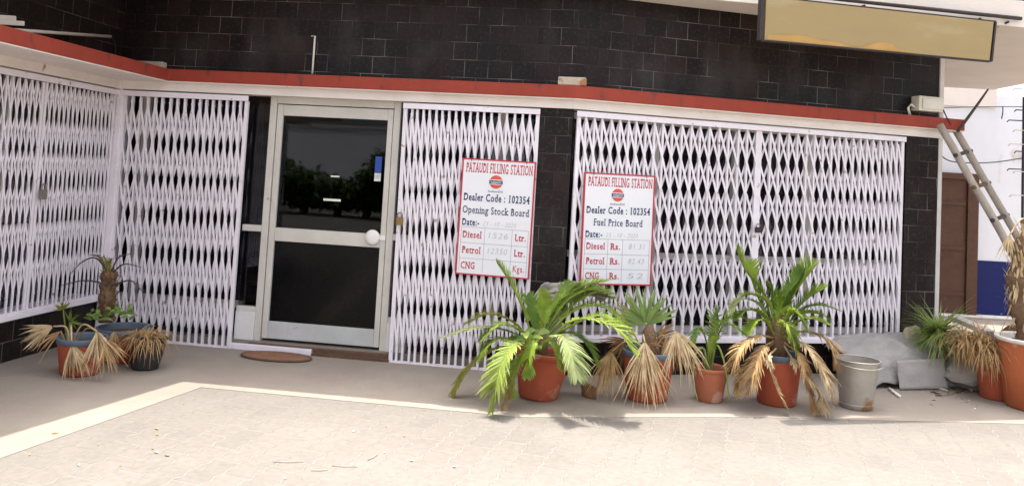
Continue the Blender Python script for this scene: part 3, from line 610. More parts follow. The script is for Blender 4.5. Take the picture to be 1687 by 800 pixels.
# -- big sago at the pillar
c = Vector((.30, 6.19, 0)); PL = thing('potted_palm', 'large bright green feather palm in a tilted red pot below the notice boards', 'potted plant', c, 'potted plants along the front')
pot(PL, c, .145, .205, .34, M['terra'], None, (R(5),R(-2)), seed=2)
obj('trunk', MB().lathe([(.05,.30),(.06,.36),(.055,.44),(.03,.50),(.001,.52)], c, 14, .25, 3), M['bark'], PL)
for i, (pts, L, m_, kw) in enumerate((
    ([(882,575,6.18),(862,510,6.2),(838,462,6.22),(818,432,6.22)], .125, 'g1', dict(droop=.15, n=54)),
    ([(882,572,6.15),(838,545,6.02),(785,540,5.96),(724,557,5.95)], .10, 'g4', dict(droop=.5)),
    ([(880,565,6.18),(848,532,6.15),(808,517,6.12),(768,532,6.10)], .13, 'olive', dict(droop=.55)),
    ([(880,575,6.1),(852,565,5.85),(824,603,5.68),(812,676,5.60)], .17, 'g2', dict(droop=.5, n=36, w_=.021)),
    ([(882,580,6.1),(864,585,5.93),(846,612,5.86),(838,652,5.83)], .13, 'g2', dict(droop=.5)),
    ([(880,588,6.1),(856,600,5.9),(838,645,5.82),(828,698,5.79)], .085, 'tan', dict(droop=1.2, curl=.8)),
    ([(868,575,6.22),(818,572,6.2),(768,610,6.1),(742,660,6.03)], .085, 'olive', dict(droop=.8)),
    ([(890,570,6.1),(948,527,5.92),(1008,537,5.78),(1045,580,5.72)], .18, 'g2', dict(droop=.45, n=38, w_=.021)),
    ([(890,566,6.16),(940,515,6.2),(992,505,6.2),(1038,548,6.15)], .17, 'g1', dict(droop=.4, n=58)),
    ([(888,565,6.2),(912,505,6.3),(955,474,6.36),(1002,462,6.42)], .13, 'g1', dict(droop=.3, n=54)),
    ([(888,565,6.2),(925,520,6.25),(970,486,6.3),(1010,492,6.3)], .15, 'g2', dict(droop=.4, n=54)),
    ([(892,575,6.05),(920,552,5.82),(940,576,5.66),(950,622,5.58)], .17, 'g4', dict(droop=.7, n=50)),
    ([(890,577,6.05),(908,562,5.92),(918,584,5.88),(923,606,5.86)], .10, 'g2', dict(droop=.6)),
    ([(886,570,6.16),(896,520,6.12),(892,478,6.12)], .085, 'g1', dict(droop=.2)),
    ([(890,575,6.16),(928,548,6.08),(962,560,6.02),(985,602,5.98)], .12, 'g3', dict(droop=.6)),
    ([(886,572,6.2),(880,520,6.28),(868,488,6.34)], .12, 'g3', dict(droop=.3)),
    ([(885,575,6.12),(852,560,6.0),(815,560,5.92),(790,590,5.88)], .12, 'g1', dict(droop=.6)),
    ([(885,575,6.05),(880,560,5.9),(872,585,5.84),(868,620,5.82)], .10, 'g1', dict(droop=.6)),
    ([(890,566,6.14),(935,540,6.04),(985,520,5.98),(1022,540,5.95)], .15, 'g1', dict(droop=.45, n=56)),
    ([(890,562,6.2),(930,500,6.26),(970,478,6.3),(1008,484,6.3)], .15, 'g1', dict(droop=.3, n=56)),
    ([(884,570,6.12),(858,545,6.02),(826,535,5.96),(792,560,5.92)], .14, 'g1', dict(droop=.5, n=50)),
    ([(890,560,6.2),(925,490,6.35),(945,470,6.42)], .12, 'g3', dict(droop=.3)),
    )): frond(PL, pts, L, M[m_], seed=i, **kw)
rnd = random.Random(9)
for i in range(15):
    p = at(870+rnd.uniform(-14,26), 560+rnd.uniform(-12,14), 6.0+rnd.uniform(-.06,.06))
    ovate(PL, p, Vector((rnd.uniform(-1,1), rnd.uniform(-.9,-.1), rnd.uniform(.1,1.3))), rnd.uniform(.09,.16), rnd.uniform(.035,.06), M['g5' if i%3 else 'g2'])
# -- fan palm with dead skirts
c = Vector((1.135, 6.32, 0)); PL = thing('potted_palm', 'potted fan palm with one green fan and hanging dead straw fans over a blue rim', 'potted plant', c, 'potted plants along the front')
pot(PL, c, .155, .198, .37, M['terra'], M['rimblue'], seed=5)
obj('trunk', MB().lathe([(.05,.32),(.06,.40),(.05,.5),(.02,.56),(.001,.57)], c, 14, .3, 8), M['bark'], PL)
fan(PL, (1064,533,6.32), (1058,470,6.34), M['g5'], 30, 84, .040, .05, 1, .06, [(1066,590,6.32)], depth=.3, jit=.12)
fan(PL, (1040,540,6.36), (1016,470,6.42), M['tan'], 12, 28, .014, .1, 2, .2, [(1064,590,6.34)], depth=.1)
fan(PL, (1062,562,6.10), (1068,688,6.03), M['straw'], 80, 34, .011, .5, 3, .8, [(1066,590,6.3),(1060,552,6.2)], depth=.16)
fan(PL, (1114,546,6.2), (1134,640,6.1), M['straw'], 66, 55, .013, .9, 4, .7, [(1070,590,6.32),(1092,556,6.26)], depth=.2)
fan(PL, (1100,552,6.24), (1118,620,6.2), M['tan'], 22, 40, .014, .8, 14, .3, [(1070,590,6.32),(1085,556,6.26)], depth=.2)
fan(PL, (1008,578,6.2), (988,660,6.12), M['tan'], 64, 36, .011, .6, 5, .8, [(1062,592,6.32),(1035,562,6.28)], depth=.16)
fan(PL, (1030,560,6.34), (985,590,6.34), M['brown'], 18, 60, .018, .5, 6, .3, [(1064,590,6.34)])
fan(PL, (1080,556,6.36), (1125,566,6.36), M['brown'], 18, 70, .022, .4, 7, .25, [(1068,590,6.34)])
fan(PL, (1070,566,6.26), (1092,592,6.2), M['brown'], 14, 70, .012, .5, 8, .5, [(1066,590,6.3)])
# -- small pot
c = Vector((1.625, 6.38, 0)); PL = thing('potted_palm', 'small bare clay pot with a slim dark green arching plant, between the two larger palms', 'potted plant', c, 'potted plants along the front')
pot(PL, c, .10, .138, .255, M['terra_bare'], None, rim_h=.03, seed=7)
for i, (pts, L, m_, kw) in enumerate((
    ([(1168,618,6.38),(1174,570,6.36),(1190,532,6.3),(1232,552,6.25)], .17, 'g3', dict(droop=.8, n=30, start=.35)),
    ([(1168,618,6.38),(1178,565,6.4),(1205,520,6.4),(1246,536,6.4)], .16, 'g1', dict(droop=.7, n=30, start=.35)),
    ([(1166,618,6.38),(1170,565,6.4),(1176,528,6.42),(1186,508,6.42)], .11, 'g3', dict(droop=.5, n=18, start=.4)),
    ([(1166,618,6.38),(1164,565,6.36),(1152,540,6.3),(1138,570,6.25)], .10, 'g3', dict(droop=.8, n=18, start=.45)),
    ([(1167,618,6.36),(1172,575,6.3),(1178,556,6.26)], .08, 'g1', dict(droop=.7, n=14, start=.4)),
    )): frond(PL, pts, L, M[m_], seed=40+i, **kw)
for i, (pts, m_) in enumerate((
    ([(1166,620,6.38),(1160,575,6.3),(1146,582,6.25),(1142,625,6.2),(1150,662,6.16)], 'g4'), ([(1170,620,6.38),(1180,568,6.3),(1194,600,6.22),(1201,662,6.18)], 'g2'),
    ([(1166,620,6.36),(1168,560,6.34),(1172,545,6.33)], 'g4'), ([(1170,618,6.36),(1176,580,6.34),(1180,540,6.33)], 'g4'), ([(1164,618,6.36),(1152,572,6.3),(1136,590,6.25)], 'g3'))):
    obj('long_leaf', MB().tube(catmull([at(*p) for p in pts], 16), [.010*(1-.7*abs(k/16-.2)) for k in range(17)], 5), M[m_], PL)
# -- second sago
c = Vector((2.155, 6.41, 0)); PL = thing('potted_palm', 'tall feather palm with upright green fronds and drooping tan ones in a blue rimmed pot', 'potted plant', c, 'potted plants along the front')
pot(PL, c, .145, .178, .385, M['terra'], M['rimblue'], seed=11)
obj('trunk', MB().lathe([(.06,.33),(.085,.42),(.09,.52),(.075,.62),(.03,.68),(.001,.69)], c, 18, .3, 12), M['bark'], PL)
for i, (pts, L, m_, kw) in enumerate((
    ([(1276,548,6.42),(1258,485,6.46),(1228,445,6.5),(1213,410,6.52)], .165, 'g1', dict(droop=.15, n=58)),
    ([(1284,548,6.42),(1300,500,6.42),(1322,465,6.42),(1342,440,6.42)], .21, 'g1', dict(droop=.15, n=60, w_=.015)),
    ([(1282,548,6.42),(1300,522,6.4),(1330,492,6.38),(1360,474,6.36)], .15, 'g1', dict(droop=.25, n=50)),
    ([(1276,546,6.42),(1256,505,6.42),(1240,466,6.44),(1232,432,6.46)], .15, 'g1', dict(droop=.2, n=50)),
    ([(1278,550,6.4),(1258,522,6.36),(1236,510,6.32),(1212,524,6.3)], .13, 'g1', dict(droop=.4, n=50)),
    ([(1284,552,6.36),(1290,535,6.26),(1298,536,6.2),(1306,566,6.16)], .12, 'g2', dict(droop=.5, n=46)),
    ([(1282,548,6.42),(1292,495,6.44),(1310,465,6.46),(1322,450,6.46)], .15, 'g3', dict(droop=.15, n=54)),
    ([(1286,550,6.42),(1318,512,6.4),(1350,502,6.38),(1386,512,6.36)], .085, 'g3', dict(droop=.5)),
    ([(1288,552,6.4),(1310,532,6.32),(1338,525,6.26),(1362,534,6.22)], .12, 'g2', dict(droop=.4, n=50)),
    ([(1286,548,6.42),(1312,520,6.42),(1340,515,6.42),(1366,524,6.42)], .12, 'g1', dict(droop=.4)),
    ([(1276,548,6.4),(1252,503,6.34),(1222,492,6.3),(1202,514,6.27)], .085, 'g4', dict(droop=.6)),
    ([(1278,548,6.38),(1266,500,6.36),(1240,485,6.34),(1224,488,6.34)], .10, 'g2', dict(droop=.3)),
    ([(1280,548,6.42),(1275,495,6.44),(1262,470,6.46)], .12, 'g3', dict(droop=.2)),
    ([(1282,548,6.38),(1286,510,6.34),(1292,490,6.32)], .11, 'g1', dict(droop=.2)),
    ([(1284,552,6.36),(1300,520,6.3),(1312,515,6.26),(1330,545,6.22)], .11, 'g1', dict(droop=.4)),
    ([(1276,552,6.36),(1262,530,6.3),(1246,528,6.26),(1232,548,6.22)], .10, 'g1', dict(droop=.5)),
    ([(1286,556,6.34),(1298,552,6.24),(1310,575,6.2)], .10, 'g2', dict(droop=.6)),
    ([(1274,556,6.36),(1246,553,6.22),(1218,574,6.12),(1208,612,6.08)], 0.13, 'tan', dict(droop=1.1, curl=.5)),
    ([(1274,562,6.34),(1256,574,6.18),(1242,608,6.1),(1234,642,6.07)], 0.156, 'tan', dict(droop=1.0, curl=.5)),
    ([(1278,574,6.3),(1266,592,6.14),(1280,640,6.1),(1298,676,6.08)], .085, 'straw', dict(droop=.8, curl=.5)),
    ([(1290,556,6.36),(1326,568,6.2),(1354,608,6.1),(1372,662,6.05)], 0.182, 'straw', dict(droop=1.0, curl=.5, n=52)),
    ([(1290,562,6.34),(1320,588,6.16),(1330,634,6.1),(1338,672,6.07)], 0.156, 'tan', dict(droop=1.0, curl=.5, n=54)),
    ([(1290,550,6.38),(1332,546,6.3),(1364,562,6.22),(1376,602,6.18)], 0.156, 'tan', dict(droop=.9, curl=.5)),
    ([(1290,566,6.34),(1312,600,6.18),(1345,640,6.1),(1352,672,6.08)], 0.156, 'straw', dict(droop=1.0, curl=.6)),
    ([(1276,562,6.36),(1252,585,6.26),(1222,612,6.2),(1216,650,6.18)], 0.104, 'tan', dict(droop=1.1, curl=.7)),
    )): frond(PL, pts, L, M[m_], seed=60+i, **kw)
# -- left corner group
c = Vector((-3.09, 6.14, 0)); PL = thing('potted_palm', 'blue rimmed red pot at the left with limp straw coloured fan leaves', 'potted plant', c, 'dried plants in the left corner')
pot(PL, c, .135, .168, .27, M['terra'], M['rimblue'], seed=15)
fan(PL, (88,537,6.1), (28,556,6.0), M['straw'], 50, 32, .010, .35, 21, .5, [(112,575,6.14),(110,540,6.12)], depth=.2)
fan(PL, (118,568,5.98), (138,632,5.92), M['straw'], 56, 36, .011, .5, 22, .6, [(113,575,6.14),(117,535,6.05)], depth=.2)
fan(PL, (160,545,6.0), (176,622,5.92), M['straw'], 60, 42, .011, .6, 23, .6, [(115,575,6.14),(135,535,6.08)], depth=.2)
fan(PL, (172,560,5.98), (200,606,5.92), M['tan'], 44, 44, .010, .6, 24, .6, [(115,575,6.14),(145,540,6.08)], depth=.2)
fan(PL, (100,545,6.06), (48,578,6.0), M['tan'], 10, 24, .010, .5, 27, .4, [(112,575,6.14)], depth=.2)
fan(PL, (104,510,6.2), (98,494,6.2), M['olive'], 12, 70, .014, .1, 25, .1, [(112,575,6.14)], depth=.4)
fan(PL, (115,530,6.2), (132,512,6.2), M['g3'], 14, 80, .012, .2, 26, .3, [(112,575,6.14)], depth=.5)
c = Vector((-3.0, 6.62, 0)); PL = thing('potted_palm', 'wide blue rimmed pot in the inner corner with a stubby brown cycad trunk', 'potted plant', c, 'dried plants in the left corner')
pot(PL, c, .16, .205, .26, M['terra'], M['rimblue'], seed=19)
b0 = at(176,530,6.62); b1 = at(181,446,6.62)
tk = MB(); cc = catmull([b0, b0.lerp(b1,.5)+Vector((-.01,0,0)), b1], 14); tk.tube(cc, [.060+.009*math.sin(i*2.1) for i in range(15)], 12)
obj('trunk', tk, M['bark'], PL)
sc_ = MB(); rnd = random.Random(4)
for i in range(150):
    u = rnd.random(); a = rnd.uniform(0, 6.283); k = b0.lerp(b1, u); d = Vector((math.cos(a), math.sin(a), .9)); blade(sc_, k+Vector((math.cos(a),math.sin(a),0))*.055, d, .05, .022, -.2, Vector((0,0,1)), 4, .1, rnd)
obj('leaf_scales', sc_, M['brown'], PL)
for i, (pts, L, m_) in enumerate((([(180,450,6.6),(158,425,6.55),(135,432,6.5),(118,450,6.45)], .05, 'twig'), ([(178,450,6.62),(165,425,6.66),(150,420,6.7)], .05, 'twig'),
    ([(184,450,6.6),(205,435,6.55),(232,440,6.5)], .05, 'twig'), ([(182,450,6.6),(195,425,6.6),(215,418,6.6)], .05, 'twig'), ([(178,468,6.55),(140,462,6.4),(100,470,6.3)], .04, 'twig'),
    ([(184,470,6.55),(215,462,6.45),(235,480,6.4)], .05, 'twig'), ([(172,450,6.6),(168,432,6.58),(164,428,6.58)], .05, 'olive'), ([(182,450,6.6),(181,432,6.6),(184,428,6.6)], .05, 'olive'), ([(178,450,6.58),(176,434,6.54),(170,422,6.52)], .06, 'olive'))):
    frond(PL, pts, L, M[m_], n=16, w_=.007, seed=90+i, droop=.4)
rnd = random.Random(14)
for i in range(44):
    p = at(190+rnd.uniform(-46,28), 518+rnd.uniform(-10,12), 6.5+rnd.uniform(-.1,.1)); ovate(PL, p, Vector((rnd.uniform(-1,1), rnd.uniform(-1,.3), rnd.uniform(.1,1))), rnd.uniform(.05,.09), .03, M['g5' if i%2 else 'g3'])
c = Vector((-2.72, 6.38, 0)); PL = thing('potted_plant', 'black plastic pot covered by a dried straw tuft, nearest the gate in the left corner', 'potted plant', c, 'dried plants in the left corner')
pot(PL, c, .10, .13, .25, M['black_plastic'], None, (R(4),R(-6)), rim_h=.02, seed=23)
rnd = random.Random(31); tf = MB()
for i in range(420):
    a = rnd.uniform(0, 6.283); h = c+Vector((rnd.uniform(-.07,.07), rnd.uniform(-.07,.07), .25)); blade(tf, h, Vector((math.cos(a), math.sin(a), rnd.uniform(.1,1.2))), rnd.uniform(.14,.30), .007, rnd.uniform(1.2,2.6), Vector((0,0,1)), 5, .5, rnd)
obj('dry_tuft', tf, M['tan'], PL)
fan(PL, (190,545,6.28), (170,600,6.2), M['tan'], 20, 40, .012, .8, 33, .4, depth=.2)

# -- grass tuft and pots at the right end
c = gnd(1560, 612); PL = thing('grass_plant', 'spiky green grass tuft with a brown withered side beside the end pillar', 'plant', at(1545,600,7.35))
hub = at(1547,548,7.35); rnd = random.Random(77); ts = MB()
ts.tube([at(1570,620,7.3), at(1558,580,7.34), hub], [.03,.028,.02], 8); obj('stem', ts, M['bark'], PL)
ga_, gb_, gc2 = MB(), MB(), MB()
for i in range(420):
    a = rnd.uniform(0, 6.283); e = rnd.uniform(-.5, 1.15); d = Vector((math.cos(a)*1.0-.05, math.sin(a)*.8-.1, e))
    blade((ga_, gb_)[i % 3 == 0], hub+Vector((rnd.uniform(-.02,.02),0,rnd.uniform(-.03,.05))), d, rnd.uniform(.26,.46), .012, rnd.uniform(.2,1.1), Vector((0,0,1)), 5, .12, rnd)
hub2 = at(1578,556,7.15)
for i in range(950):
    h = hub2.lerp(at(1634,572,6.86), rnd.random())+Vector((rnd.uniform(-.06,.06),rnd.uniform(-.08,.08),rnd.uniform(-.03,.06))); d = Vector((rnd.uniform(-.5,1.0), rnd.uniform(-1,.3), rnd.uniform(-.4,.5)))
    blade(gc2, h, d, rnd.uniform(.16,.36), .009, rnd.uniform(.8,2.2), Vector((0,0,1)), 5, .4, rnd)
obj('green_blades', ga_, M['g5'], PL); obj('light_blades', gb_, M['g2'], PL); obj('withered_blades', gc2, M['tan'], PL)
c = Vector((4.20, 6.98, 0)); PL = thing('plant_pot', 'plain red clay pot half hidden behind the big orange pot', 'plant pot', c)
pot(PL, c, .13, .165, .34, M['terra'], None, seed=27)
c = Vector((4.36, 6.70, 0)); PL = thing('potted_palm', 'large pale rimmed orange clay pot with a thick fibrous trunk at the right edge', 'potted plant', c)
pot(PL, c, .23, .30, .56, M['terra_big'], M['chalk'], n=44, rim_h=.035, seed=29)
tk = MB(); cc = catmull([at(1702,590,6.72), at(1690,520,6.72), at(1683,470,6.72), at(1690,420,6.72), at(1706,370,6.75)], 20); tk.tube(cc, [.10+.02*math.sin(i*1.3) for i in range(21)], 14)
obj('trunk', tk, M['bark'], PL)
sc_ = MB()
for i in range(300):
    u = rnd.random(); a = rnd.uniform(0, 6.283); k = cc[int(u*20)]; q = Vector((math.cos(a), math.sin(a), 0)); blade(sc_, k+q*.095, q*.4+Vector((0,0,rnd.choice((-1,1)))), rnd.uniform(.06,.14), .02, .3, q, 4, .3, rnd)
obj('trunk_fibre', sc_, M['straw'], PL)
fan(PL, (1664,386,6.62), (1658,432,6.6), M['straw'], 22, 26, .012, .4, 51, .3, [(1706,372,6.72),(1684,360,6.66)], depth=.15, jit=.5)
frond(PL, [(1706,372,6.75),(1740,330,6.7),(1800,320,6.6),(1850,380,6.5)], .16, M['g1'], seed=151, n=54)
frond(PL, [(1706,372,6.75),(1725,300,6.8),(1760,270,6.9),(1800,280,7.0)], .16, M['g1'], seed=152, n=54)

# ---------------------------------------------------------------- bucket, sheet, sack and litter
c = Vector((2.775, 6.42, 0)); BK = thing('bucket', 'dented rust-stained galvanised bucket standing beside the last palm', 'bucket', c)
obj('body', MB().lathe([(.001,.022),(.112,.022),(.116,.0),(.122,.0),(.120,.03),(.1225,.04),(.145,.22),(.163,.36),(.163,.362)], c, 40, .012, 3), M['steel'], BK)
obj('inside', MB().lathe([(.161,.361),(.142,.22),(.118,.04),(.001,.035)], c, 40, .012, 3), M['steel'], BK)
obj('rolled_rim', MB().tube([c+Vector((.164*math.cos(q), .164*math.sin(q), .364)) for q in [2*math.pi*i/40 for i in range(41)]], .006, 8, False), M['steel'], BK)
obj('foot_ring', MB().tube([c+Vector((.121*math.cos(q), .121*math.sin(q), .035)) for q in [2*math.pi*i/40 for i in range(41)]], .005, 8, False), M['steel'], BK)
obj('bail_handle', MB().tube([c+Vector((.172*math.cos(q), -.03-.165*math.sin(q)*.96, .345-.02*math.sin(q))) for q in [math.pi*i/20 for i in range(21)]], .004, 8), M['steel'], BK)
for s in (-1, 1): obj('ear', MB().box(c.x+s*.168-.012, c.x+s*.168+.012, c.y-.025, c.y+.02, .315, .365), M['steel'], BK, bevel=.004)

def sheet(name, nu, nv, fn, mat, parent, th=.006):
    vs = [fn(i/nu, j/nv) for j in range(nv+1) for i in range(nu+1)]; top = len(vs)
    fs = [(j*(nu+1)+i, j*(nu+1)+i+1, (j+1)*(nu+1)+i+1, (j+1)*(nu+1)+i) for j in range(nv) for i in range(nu)]
    o = obj(name, MB().add(vs, fs, True), mat, parent); md = o.modifiers.new('thick', 'SOLIDIFY'); md.thickness = th; return o
TS = thing('covering_sheet', 'crumpled grey sheet draped over a low heap behind the bucket', 'sheet', gnd(1480,640))
def drape(prof, wx0, wx1, seed, amp=.025):
    def fn(u, v):
        k = v*(len(prof)-1); i = min(int(k), len(prof)-2); t = k-i; (ya, za), (yb, zb) = prof[i], prof[i+1]; yy = ya+(yb-ya)*t; zz = za+(zb-za)*t
        ex = min(1, 4*u, 4*(1-u)); zz *= (.70+.30*ex**.5)
        q = Vector((u*4+seed, v*3, seed)); nn = noise.noise(q)*amp+noise.noise(q*2.7)*amp*.6+.35*amp*abs(noise.noise(Vector((u*3+v*9,v*2+seed,1))))
        return F2 @ Vector((wx0+(wx1-wx0)*u+.04*noise.noise(q*1.3+Vector((7,0,0)))*v, yy-abs(nn)*.7, max(.006, zz+nn)))
    return fn
sheet('cover', 60, 40, drape([(-.02,.36),(-.10,.38),(-.30,.35),(-.40,.28),(-.47,.17),(-.50,.05)], 2.50, 3.62, 3, .05), M['tarp'], TS)
sheet('loose_flap', 16, 10, lambda u, v: F2 @ Vector((2.86+.50*u, -.515-.05*v+.012*noise.noise(Vector((u*4,v*3,2))), .25-.24*v+.02*(u-.5)*(1-v))), M['tarp'], TS)
sheet('side_lobe', 14, 12, drape([(-.25,.30),(-.38,.27),(-.47,.16),(-.46,.05)], 3.30, 3.72, 9, .04), M['tarp'], TS)
SK = thing('sack', 'dusty grey sack slumped behind the large feather palm against the pillar', 'sack', at(905,590,6.62))
ps = [at(868,500,6.60), at(892,470,6.62), at(935,462,6.62), at(972,464,6.6), at(996,478,6.58)]
def sack(u, v):
    k = u*4; i = min(int(k), 3); t = k-i; p = ps[i].lerp(ps[i+1], t); q = Vector((u*5, v*4, 4)); n_ = noise.noise(q)
    drop = [.14,.20,.17,.10,.06]; d = drop[i]+(drop[i+1]-drop[i])*t
    return p+Vector((.02*n_, -.10*math.sin(v*math.pi*.75)-.05*n_+.06*noise.noise(q*2), -d*v+.02*n_))
sheet('cloth', 30, 20, sack, M['rag'], SK, .02)
sb = MB().lathe([(.001,.0),(.09,.0),(.10,.15),(.10,.4),(.085,.55),(.05,.64),(.001,.66)], at(905,590,6.70)*1, 20, .12, 6); zoff = at(905,590,6.70).z
sb.v = [v-Vector((0,0,zoff)) for v in sb.v]; obj('filled_bag', sb, M['rag'], SK)

def lump(name, label, cat, c, s, mat, seed, sub=3):
    bm = bmesh.new(); bmesh.ops.create_icosphere(bm, subdivisions=sub, radius=1); m = MB()
    vs = []
    for v in bm.verts:
        q = v.co*1.3+Vector((seed,0,0)); r_ = 1+.35*noise.noise(q)+.15*noise.noise(q*2.5); p = Vector((v.co.x*s[0], v.co.y*s[1], v.co.z*s[2]))*r_; vs.append(p+Vector(c))
    zmin = min(v.z for v in vs)
    m.add([(v.x, v.y, v.z-zmin) for v in vs], [[q.index for q in f.verts] for f in bm.faces]); bm.free()
    return tag(obj(name, m, mat), label, cat)
lump('stone', 'dark rough stone on the ground beside the blue dado wall', 'stone', at(1640,565,8.4), (.20,.16,.17), M['stone'], 2)
lump('stone', 'pale broken stone at the foot of the end pillar', 'stone', at(1502,560,7.55), (.10,.09,.22), M['brick'], 5)
lump('stone', 'low grey-brown rubble lump under the withered grass', 'stone', at(1600,610,7.25), (.28,.18,.13), M['rag'], 8)
lump('dead_leaf_heap', 'rust brown clump of dead leaves behind the orange pot rim', 'leaf heap', at(1682,560,8.0), (.22,.15,.24), M['brown'], 9)
pk = at(1600,535,9.0); tag(obj('plank', MB().bar(at(1570,522,9.2), at(1630,548,8.6), .12, .05, (0,0,1)), M['chalk']), 'short white plank lying by the blue dado wall', 'plank')
# broken shard of a pot
p = gnd(962,655); sh = MB(); n = 10
for j in range(6):
    for i in range(n+1):
        a = math.pi*(.95+.55*i/n); r_ = .10+.02*j/5; sh.v.append(p+Vector((.09+r_*math.cos(a), .08+r_*math.sin(a), .0+.17*j/5*(1-.5*(i/n)))))
sh.f = [[j*(n+1)+i, j*(n+1)+i+1, (j+1)*(n+1)+i+1, (j+1)*(n+1)+i] for j in range(5) for i in range(n)]; sh.sm = [True]*len(sh.f)
o = tag(obj('pot_shard', sh, M['brown']), 'brown curved shard of a broken pot between the first two palms', 'pot shard'); o.modifiers.new('t','SOLIDIFY').thickness = .012
# sticks
def stick(label, pts, r_, mat, name='stick', cat='stick', group=None):
    return tag(obj(name, MB().tube([gnd(x, y, .0)+Vector((0,0,r_+h)) for x, y, h in pts], r_, 6), mat), label, cat, group)
stick('short white stick before the grey sheet', [(1465,642,0),(1482,655,0)], .013, M['chalk'])
stick('long pale stick lying right of the grey sheet', [(1530,637,0),(1562,645,0)], .010, M['wood'])
stick('grey stick slanting out from under the withered grass', [(1572,624,.03),(1592,640,.01),(1602,645,0)], .012, M['wood'])
rl = random.Random(8)
for i in range(26):                       # twigs and scraps under the withered grass
    x = rl.uniform(1530,1625); y = rl.uniform(636,652); a = rl.uniform(-14,14)
    stick('thin dry twig in the litter under the withered grass', [(x,y,0),(x+a,y+rl.uniform(-4,4),.01)], .004, M['tan' if i%3 else 'twig'], 'twig', 'twig', 'twigs under the withered grass')
for i, (x0, y0, x1, y1, s) in enumerate(((450,760,500,759.5,'leftmost'),(547,766,588,768,'middle'),(512,774,540,773.5,'lowest'),(606,757,622,748,'rightmost'))):
    stick(s+' thin brown twig on the sunlit paving', [(x0,y0,0),((x0+x1)/2,(y0+y1)/2+1,0),(x1,y1,0)], .0024, M['wood'], 'twig', 'twig')
for i in list(range(0,26,2))+list(range(26,46)):                       # scraps of dry leaf blown over the paving
    if i < 26: x, y = rl.uniform(440,760), rl.uniform(700,790)
    elif i < 36: x, y = rl.uniform(30,300), rl.uniform(690,770)
    else: x, y = rl.uniform(1480,1620), rl.uniform(650,675)
    c = gnd(x, y); m = MB(); a = rl.uniform(0,6.28); s = rl.uniform(.006,.02); d = Vector((math.cos(a), math.sin(a), 0)); e = Vector((-d.y, d.x, 0))
    m.add([c-d*s+Vector((0,0,.002)), c+e*s*.5+Vector((0,0,.006)), c+d*s+Vector((0,0,.003)), c-e*s*.5+Vector((0,0,.007)), ], [(0,1,2,3)])
    o = tag(obj('leaf_scrap', m, M['paper' if i%4 == 0 else 'tan']), ('pale scrap of paper' if i%4 == 0 else 'tan scrap of dry leaf')+(' under the eave by the grey sheet' if i >= 36 else ' on the sunlit paving'), 'litter', 'scraps blown over the ground'); o.modifiers.new('t','SOLIDIFY').thickness = .0015
mb = MB(); c = gnd(960,680)
# ---------------------------------------------------------------- ladder, branch, cables, far wall
ld = thing('ladder', 'weathered wooden ladder leaning against the right end of the red ledge', 'ladder', at(1760,600,7.5))
def down_to_ground(a, b): k = (a.z-.02)/(a.z-b.z); return a+(b-a)*k
ra0, ra1 = at(1548,205,7.62), at(1684,445,7.42); rb0, rb1 = at(1566,200,7.90), at(1700,432,7.78)
for a, b in ((ra0, ra1), (rb0, rb1)):
    e = down_to_ground(a, b); q = [a.lerp(e, i/12)+Vector((noise.noise(Vector((i*.7,a.y,1)))*.012,0,0)) for i in range(13)]
    obj('rail', MB().tube(q, [.034+.005*noise.noise(Vector((i,a.y,3))) for i in range(13)], 10), M['wood'], ld)
ea, eb = down_to_ground(ra0, ra1), down_to_ground(rb0, rb1)
for i in range(7):
    u = .12+.125*i; p, q = ra0.lerp(ea, u), rb0.lerp(eb, u); d = (q-p).normalized()
    obj('rung', MB().tube([p-d*.06, q+d*.12], .019, 8), M['bark' if i%2 else 'twig'], ld)
tag(obj('dead_branch', MB().tube([at(1578,216,7.7), at(1596,192,7.75), at(1612,170,7.8), at(1628,147,7.85)], [.016,.014,.012,.008], 8), M['twig']), 'thin dark branch sticking up from the end of the red ledge', 'branch')
def cable(label, pts, r_=.006): return tag(obj('cable', MB().tube(catmull([at(*p) for p in pts], 20), r_, 6), M['cable']), label, 'cable')
cable('black cable sagging from the end pillar past the ladder', [(1544,250,8.2),(1562,264,8.3),(1590,268,8.4),(1640,267,8.6),(1700,258,9)])
cable('thin black cable strung along the top of the pale wall', [(1545,178,11.7),(1620,176,11.7),(1720,176,11.7)])
cable('short black cable dropping past the end of the red ledge', [(1553,178,7.8),(1558,190,7.75),(1566,205,7.7)])
cable('short wire hanging down the pale wall', [(1652,175,11.8),(1652,185,11.8),(1650,196,11.8)], .008)
pl = thing('pegged_pole', 'slim dark pole with short white pegs at the right edge', 'pole', at(1686,430,7.6))
obj('pole', MB().tube([at(1687,160,7.6), at(1685,300,7.6), at(1684,430,7.6), Vector((at(1684,430,7.6).x, 7.6, 0))], .012, 8), M['cable'], pl)
for i, (y, l) in enumerate(((147,14),(182,12),(215,14),(199,24),(238,22),(250,12),(283,14),(279,24),(322,20))):
    a = at(1686,y,7.59); b = at(1686-l,y-1,7.57); c_ = at(1686-l-3,y+2,7.57); obj('peg', MB().tube([a, b, c_], .0055, 6), M['chalk' if i%2 == 0 else 'cable'], pl)

